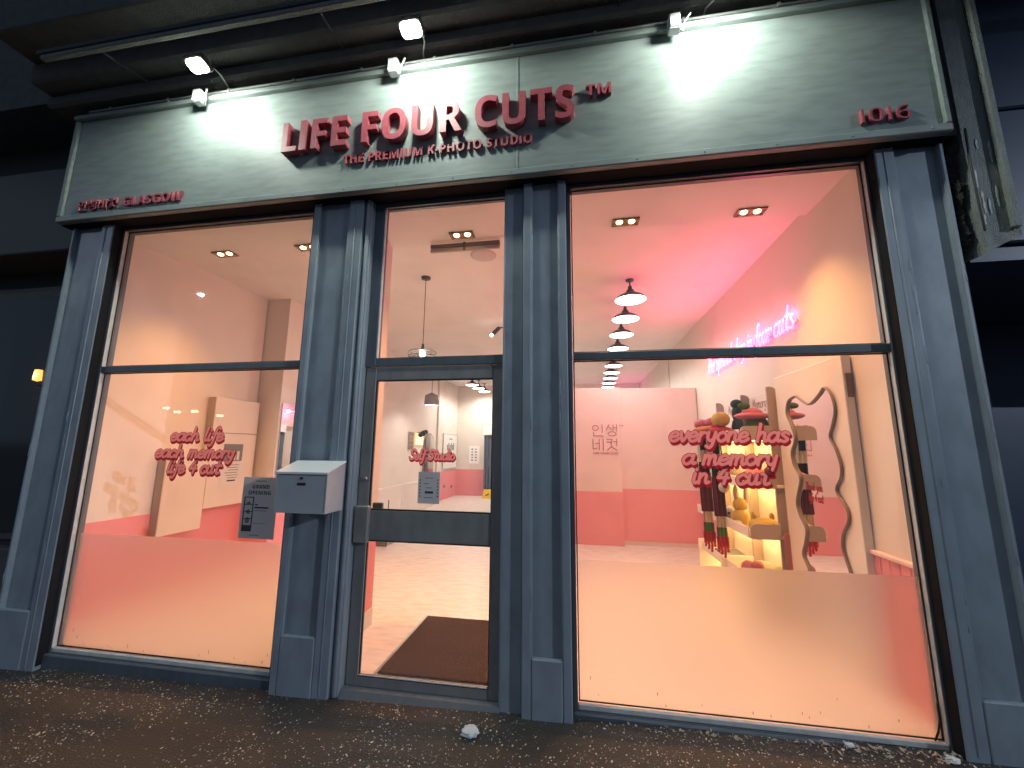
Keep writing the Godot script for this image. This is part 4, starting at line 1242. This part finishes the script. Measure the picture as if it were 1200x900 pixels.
# ---------------------------------------------------------------- rear of the shop
func build_back() -> void:
	var x := -3.609
	var a := thing("arch_mirror", "tall narrow mirror with a rounded top on the cream side wall", "mirror", Vector3(x, 0.25, -6.95))
	put("glass", prism(rounded(-0.3, 0.3, 0.0, 1.53, [0.02, 0.02, 0.29, 0.29]), Vector3(0.0195, 0, 0), Vector3(0, 0, 1), Vector3.UP, Vector3(0.002, 0, 0)), M.mirror, a)
	put("rim", prism(rounded(-0.33, 0.33, -0.03, 1.56, [0.02, 0.02, 0.32, 0.32]), Vector3(0.001, 0, 0), Vector3(0, 0, 1), Vector3.UP, Vector3(0.018, 0, 0)), M.mirror_edge, a)
	var d := thing("price_board", "narrow dark vertical board on the cream side wall", "board", Vector3(x, 1.41, -5.87))
	put("panel", xyz(0.001, 0.015, 0.0, 0.39, -0.13, 0.13, 0.003), M.shelf, d)
	for i in 4:
		put("cell", xyz(0.0152, 0.017, 0.02 + i * 0.092, 0.1 + i * 0.092, -0.11, 0.11, 0.001), M.mirror_edge, d)
	var y := thing("hat_rack", "amber lit rack with dark hats on the cream side wall", "rack", Vector3(x, 1.52, -6.33))
	put("lamp_panel", xyz(0.001, 0.02, 0.0, 0.26, -0.22, 0.22, 0.003), glow(Color(1.0, 0.55, 0.15), 1.1), y)
	for i in 3:
		put("peg", tube([Vector3(0.02, 0.27, -0.16 + i * 0.16), Vector3(0.12, 0.29, -0.16 + i * 0.16)], 0.008), M.dark_metal, y)
		put("hat", balls([[Vector3(0.1, 0.3 - 0.04 * i, -0.14 + i * 0.15), Vector3(0.06, 0.05 + 0.02 * (i % 2), 0.05)]], 0.1), M.ink, y)
	omni(Vector3(0.06, 0.13, 0), Color(1.0, 0.55, 0.15), 0.05, 0.05, y)
	var f := thing("framed_photo_strips", "large white framed sheet of photo strips on the rear side wall", "frame", Vector3(x + 0.001, 0.87, -8.62))
	put("frame", xyz(0.0, 0.02, 0.0, 0.98, -0.62, 0.62, 0.004), mat(Color(0.55, 0.53, 0.5), 0.5), f)
	put("sheet", xyz(0.0202, 0.022, 0.03, 0.95, -0.59, 0.59), mat(Color(0.8, 0.79, 0.76), 0.6), f)
	for i in 6:
		put("photo_strip", xyz(0.0222, 0.0235, 0.52, 0.72 - 0.05 * (i % 2), -0.3 + i * 0.11, -0.24 + i * 0.11), M.ink, f)
	put("heading", xyz(0.0222, 0.0235, 0.82, 0.85, -0.12, 0.12), M.grey_ink, f)
	var p := thing("wall_poster", "bright white poster with small print on the rear wall", "poster", Vector3(-3.06, 1.0, -9.289))
	put("sheet", xyz(-0.16, 0.16, 0.0, 0.52, 0.0, 0.006), mat(Color(0.92, 0.93, 0.95), 0.5), p)
	for i in 5:
		for j in 2:
			put("print_block", xyz(-0.09 + j * 0.11, -0.03 + j * 0.11, 0.08 + i * 0.08, 0.12 + i * 0.08, 0.0062, 0.007), M.grey_ink if (i + j) % 2 == 0 else M.shelf, p)
	var c := thing("booth_curtain", "slate blue pleated curtain under a white header at the rear", "curtain", Vector3(-2.36, 0.18, -9.05))
	var st := start()
	st.set_smooth_group(0)
	for i in 60:
		var x0 := -0.34 + i * 0.0115
		var x1 := x0 + 0.0115
		quad(st, Vector3(x0, 1.65, 0.03 * sin(x0 * 70.0)), Vector3(x1, 1.65, 0.03 * sin(x1 * 70.0)), Vector3(x1, 0.0, 0.045 * sin(x1 * 70.0)), Vector3(x0, 0.0, 0.045 * sin(x0 * 70.0)))
		quad(st, Vector3(x0, 0.0, 0.045 * sin(x0 * 70.0) - 0.006), Vector3(x1, 0.0, 0.045 * sin(x1 * 70.0) - 0.006), Vector3(x1, 1.65, 0.03 * sin(x1 * 70.0) - 0.006), Vector3(x0, 1.65, 0.03 * sin(x0 * 70.0) - 0.006))
	put("cloth", done(st), M.curtain, c)
	put("header_box", xyz(-0.36, 0.4, 1.66, 1.92, -0.08, 0.1, 0.006), mat(Color(0.95, 0.95, 0.95), 0.5), c)
	put("rail", tube([Vector3(-0.36, 1.655, 0), Vector3(0.4, 1.655, 0)], 0.008), M.metal, c)
	var w := thing("floor_sign", "small yellow warning sign on the floor by the rear curtain", "sign", Vector3(-2.52, FLOOR, -8.7))
	put("panel", prism(PackedVector2Array([Vector2(-0.13, 0), Vector2(0.13, 0), Vector2(0.1, 0.24), Vector2(-0.1, 0.24)]), Vector3(0, 0.001, 0), Vector3.RIGHT, Vector3(0, 1, -0.3), Vector3(0, 0, 0.012)), mat(Color(0.75, 0.5, 0.05), 0.5), w)
	put("symbol", prism(PackedVector2Array([Vector2(-0.05, 0.06), Vector2(0.05, 0.1), Vector2(0.06, 0.14), Vector2(-0.04, 0.1)]), Vector3(0, 0.001, 0.013), Vector3.RIGHT, Vector3(0, 1, -0.3), Vector3(0, 0, 0.001)), M.ink, w)
	var pb := thing("photo_booth", "pink lit booth front with a slate curtain on the right-hand wall at the rear", "photo booth", Vector3(1.79, FLOOR, -8.5))
	put("header_panel", xyz(-0.12, -0.001, 2.0, 2.5, -0.75, 0.75, 0.006), M.blush, pb)
	put("side_panel", xyz(-0.12, -0.001, 0.001, 1.998, 0.4, 0.75, 0.006), M.cream, pb)
	put("lamp_tube", tube([Vector3(-0.16, 2.47, -0.7), Vector3(-0.16, 2.47, 0.7)], 0.014), M.neon, pb)
	omni(Vector3(-0.22, 2.46, 0.0), Color(1.0, 0.07, 0.4), 0.25, 0.05, pb)
	var cw := start()
	cw.set_smooth_group(0)
	for i in 50:
		var z0 := -0.1 + i * 0.0095
		var z1 := z0 + 0.0095
		quad(cw, Vector3(-0.06 + 0.03 * sin(z0 * 70.0), 1.95, z0), Vector3(-0.06 + 0.03 * sin(z1 * 70.0), 1.95, z1), Vector3(-0.06 + 0.03 * sin(z1 * 70.0), 0.1, z1), Vector3(-0.06 + 0.03 * sin(z0 * 70.0), 0.1, z0))
	put("curtain", done(cw), M.curtain, pb)
	put("sign_box", xyz(-0.16, -0.121, 1.82, 2.05, -0.05, 0.35, 0.004), mat(Color(0.95, 0.95, 0.95), 0.5), pb)
	for z in [-8.35, -9.0]:
		var so := thing("wall_socket", "small dark wall socket on the coral dado " + ("by the wall post" if z > -8.6 else "by the rear corner"), "socket", Vector3(-3.609, 0.36 + 0.1 * (z + 9.0), z + 0.15), "sockets on the rear dado")
		put("plate", xyz(0.0, 0.012, -0.05, 0.05, -0.08, 0.08, 0.004), M.shelf, so)
		put("outlet", xyz(0.0121, 0.014, -0.02, 0.02, -0.05, 0.05, 0.001), M.ink, so)

# ---------------------------------------------------------------- prints on the glass
func build_glass_prints() -> void:
	var a := thing("window_lettering", "retro pink script in three lines on the window beside the poster", "lettering", Vector3(0, 1.25, 0.004), "retro script on the glass")
	vinyl_line(a, "each life", -2.89, -2.455, 0.245, 0.05, 0)
	vinyl_line(a, "each memory", -3.0, -2.35, 0.127, 0.05, 0)
	vinyl_line(a, "life 4 cut", -2.885, -2.45, 0.02, 0.05, 0)
	var b := thing("window_lettering", "retro pink script in three lines on the window before the toy shelves", "lettering", Vector3(0, 1.25, 0.004), "retro script on the glass")
	vinyl_line(b, "everyone has", 0.525, 1.16, 0.26, 0.052, 0)
	vinyl_line(b, "a memory", 0.59, 1.09, 0.13, 0.052, 0)
	vinyl_line(b, "in 4 cut", 0.635, 1.045, 0.025, 0.052, 0)
	var c := thing("window_lettering", "one line of retro red script on the door glass", "lettering", Vector3(0, 1.35, 0.004), "retro script on the glass")
	vinyl_line(c, "Self Studio", -1.065, -0.765, 0.035, 0.033, 0)
	# opening poster inside the left window
	var p := thing("opening_poster", "grey backlit opening poster with a photo strip inside the left window", "poster", Vector3(-2.13, 0.85, -0.014))
	put("sheet", xyz(-0.135, 0.135, 0.0, 0.4, -0.002, 0.0), M.paper, p)
	raised(p, "GRAND", -0.065, 0.07, 0.325, 0.026, 0.0005, 0.0006, M.ink)
	raised(p, "OPENING", -0.09, 0.085, 0.285, 0.026, 0.0005, 0.0006, M.ink)
	put("print_line", xyz(-0.04, 0.04, 0.372, 0.377, 0.0002, 0.0008), M.grey_ink, p)
	put("strip", frame_mesh(-0.115, -0.04, 0.045, 0.27, -0.107, -0.048, 0.085, 0.264, 0.0002, 0.001, 0.0), M.ink, p)
	for i in 3:
		put("strip_bar", xyz(-0.107, -0.048, 0.125 + i * 0.046, 0.13 + i * 0.046, 0.0002, 0.001), M.ink, p)
		put("strip_photo", prism(PackedVector2Array([Vector2(-0.09, 0.1 + i * 0.06), Vector2(-0.065, 0.098 + i * 0.06), Vector2(-0.06, 0.125 + i * 0.05), Vector2(-0.075, 0.14 + i * 0.05), Vector2(-0.095, 0.12 + i * 0.055)]), Vector3(0, 0, 0.0003), Vector3.RIGHT, Vector3.UP, Vector3(0, 0, 0.0005)), M.grey_ink, p)
	put("print_line", xyz(-0.03, -0.008, 0.215, 0.223, 0.0002, 0.0009), M.ink, p)
	put("print_line", xyz(-0.03, 0.075, 0.195, 0.205, 0.0002, 0.0009), M.ink, p)
	put("print_line", xyz(-0.03, 0.06, 0.178, 0.182, 0.0002, 0.0009), M.grey_ink, p)
	put("print_line", xyz(-0.03, 0.06, 0.098, 0.101, 0.0002, 0.0009), M.grey_ink, p)
	put("print_line", xyz(-0.05, 0.02, 0.02, 0.024, 0.0002, 0.0009), M.grey_ink, p)
	# notice on the door
	var n := thing("door_notice", "small grey backlit notice on the upper door glass", "notice", Vector3(-0.932, 1.112, -0.012))
	put("sheet", xyz(-0.072, 0.072, 0.0, 0.196, -0.002, 0.0), M.paper, n)
	put("print_line", xyz(-0.025, 0.025, 0.155, 0.159, 0.0002, 0.0008), M.grey_ink, n)
	put("print_line", xyz(-0.035, 0.0, 0.12, 0.124, 0.0002, 0.0008), M.grey_ink, n)
	put("print_line", xyz(-0.02, 0.02, 0.095, 0.099, 0.0002, 0.0008), M.grey_ink, n)
	put("print_block", xyz(-0.025, 0.03, 0.062, 0.076, 0.0002, 0.0008), M.ink, n)
	put("print_line", xyz(-0.03, 0.03, 0.035, 0.039, 0.0002, 0.0008), M.grey_ink, n)
	for i in 6:
		for sx in [-1, 1]:
			put("print_mark", xyz(-0.003 + sx * 0.058, 0.003 + sx * 0.058, 0.04 + i * 0.02, 0.05 + i * 0.02, 0.0002, 0.0008), M.ink, n)

# ---------------------------------------------------------------- letter box and litter
func build_small_things() -> void:
	var b := thing("letter_box", "grey metal letter box with a pale sloping lid on the pilaster by the door", "letter box", Vector3(-1.61, 1.075, 0.103))
	var poly := PackedVector2Array([Vector2(0, 0), Vector2(0.175, 0), Vector2(0.175, 0.23), Vector2(0, 0.288)])
	put("body", prism(poly, Vector3(-0.165, 0, 0), Vector3(0, 0, 1), Vector3.UP, Vector3(0.33, 0, 0)), M.letterbox, b)
	var lid := PackedVector2Array([Vector2(-0.0, 0.29), Vector2(0.183, 0.2315), Vector2(0.183, 0.2235), Vector2(0.186, 0.2235), Vector2(0.186, 0.236), Vector2(0.0, 0.297)])
	put("lid", prism(lid, Vector3(-0.172, 0, 0), Vector3(0, 0, 1), Vector3.UP, Vector3(0.344, 0, 0)), M.lid, b)
	var k := put("lock", lathe([Vector2(0, 0.008), Vector2(0.007, 0.008), Vector2(0.008, 0.0)], 16), M.ink, b, Vector3(0.0, 0.2, 0.1755))
	k.rotation_degrees.x = 90
	put("name_slot", xyz(-0.028, 0.028, 0.158, 0.174, 0.1755, 0.178, 0.001), M.ink, b)
	put("seam", xyz(0.155, 0.157, 0.01, 0.222, 0.1752, 0.1765), M.grey_ink, b)
	# litter
	var t := put("crumpled_tissue", crumple(0.045, 3), M.tissue, self, Vector3(-0.56, ground(-0.56) + 0.016, 0.26))
	tag(t, "crumpled white tissue lying on the pavement before the door", "litter")
	t = put("crumpled_wrapper", crumple(0.026, 9), M.tissue, self, Vector3(1.645, ground(1.645) + 0.012, 0.115))
	tag(t, "torn white wrapper among dead leaves by the corner pilaster", "litter")
	t = put("crumpled_wrapper", crumple(0.02, 12), M.tissue, self, Vector3(1.25, ground(1.25) + 0.014, 0.085))
	tag(t, "small white paper scrap at the foot of the right-hand window", "litter")
	var lf := start()
	lf.set_smooth_group(-1)
	for i in 130:
		var x := rng.randf_range(1.0, 1.7) if i < 105 else rng.randf_range(0.0, 1.0)
		var z := 0.075 + absf(rng.randfn(0.0, 0.03))
		var y := ground(x) + 0.003 + rng.randf() * 0.014
		var a := rng.randf() * TAU
		var l := rng.randf_range(0.005, 0.018)
		var d := Vector3(cos(a), rng.randf_range(-0.2, 0.3), sin(a)) * l
		var sd := Vector3(-sin(a), rng.randf_range(-0.3, 0.3), cos(a)) * l * rng.randf_range(0.25, 0.5)
		var c := Vector3(x, y, z)
		quad(lf, c - d, c + sd + Vector3(0, 0.003, 0), c + d, c - sd)
	var lm := put("leaf_litter", done(lf), M.leaf_pale, self)
	tag(lm, "dead leaf litter blown against the right-hand window sill", "leaves", "", "stuff")

func crumple(r: float, seed_: int) -> ArrayMesh:
	var n := FastNoiseLite.new()
	n.seed = seed_
	n.frequency = 2.2
	var st := start()
	st.set_smooth_group(-1)
	var N := 14
	var f := func(i: int, j: int) -> Vector3:
		var th := PI * i / 8.0
		var ph := TAU * (j % N) / N
		var d := Vector3(sin(th) * cos(ph), cos(th), sin(th) * sin(ph))
		var k := 1.0 + 0.9 * n.get_noise_3dv(d)
		return d * Vector3(r, r * 0.45, r * 0.7) * k
	for i in 8:
		for j in N:
			quad(st, f.call(i, j), f.call(i, j + 1), f.call(i + 1, j + 1), f.call(i + 1, j))
	return done(st)
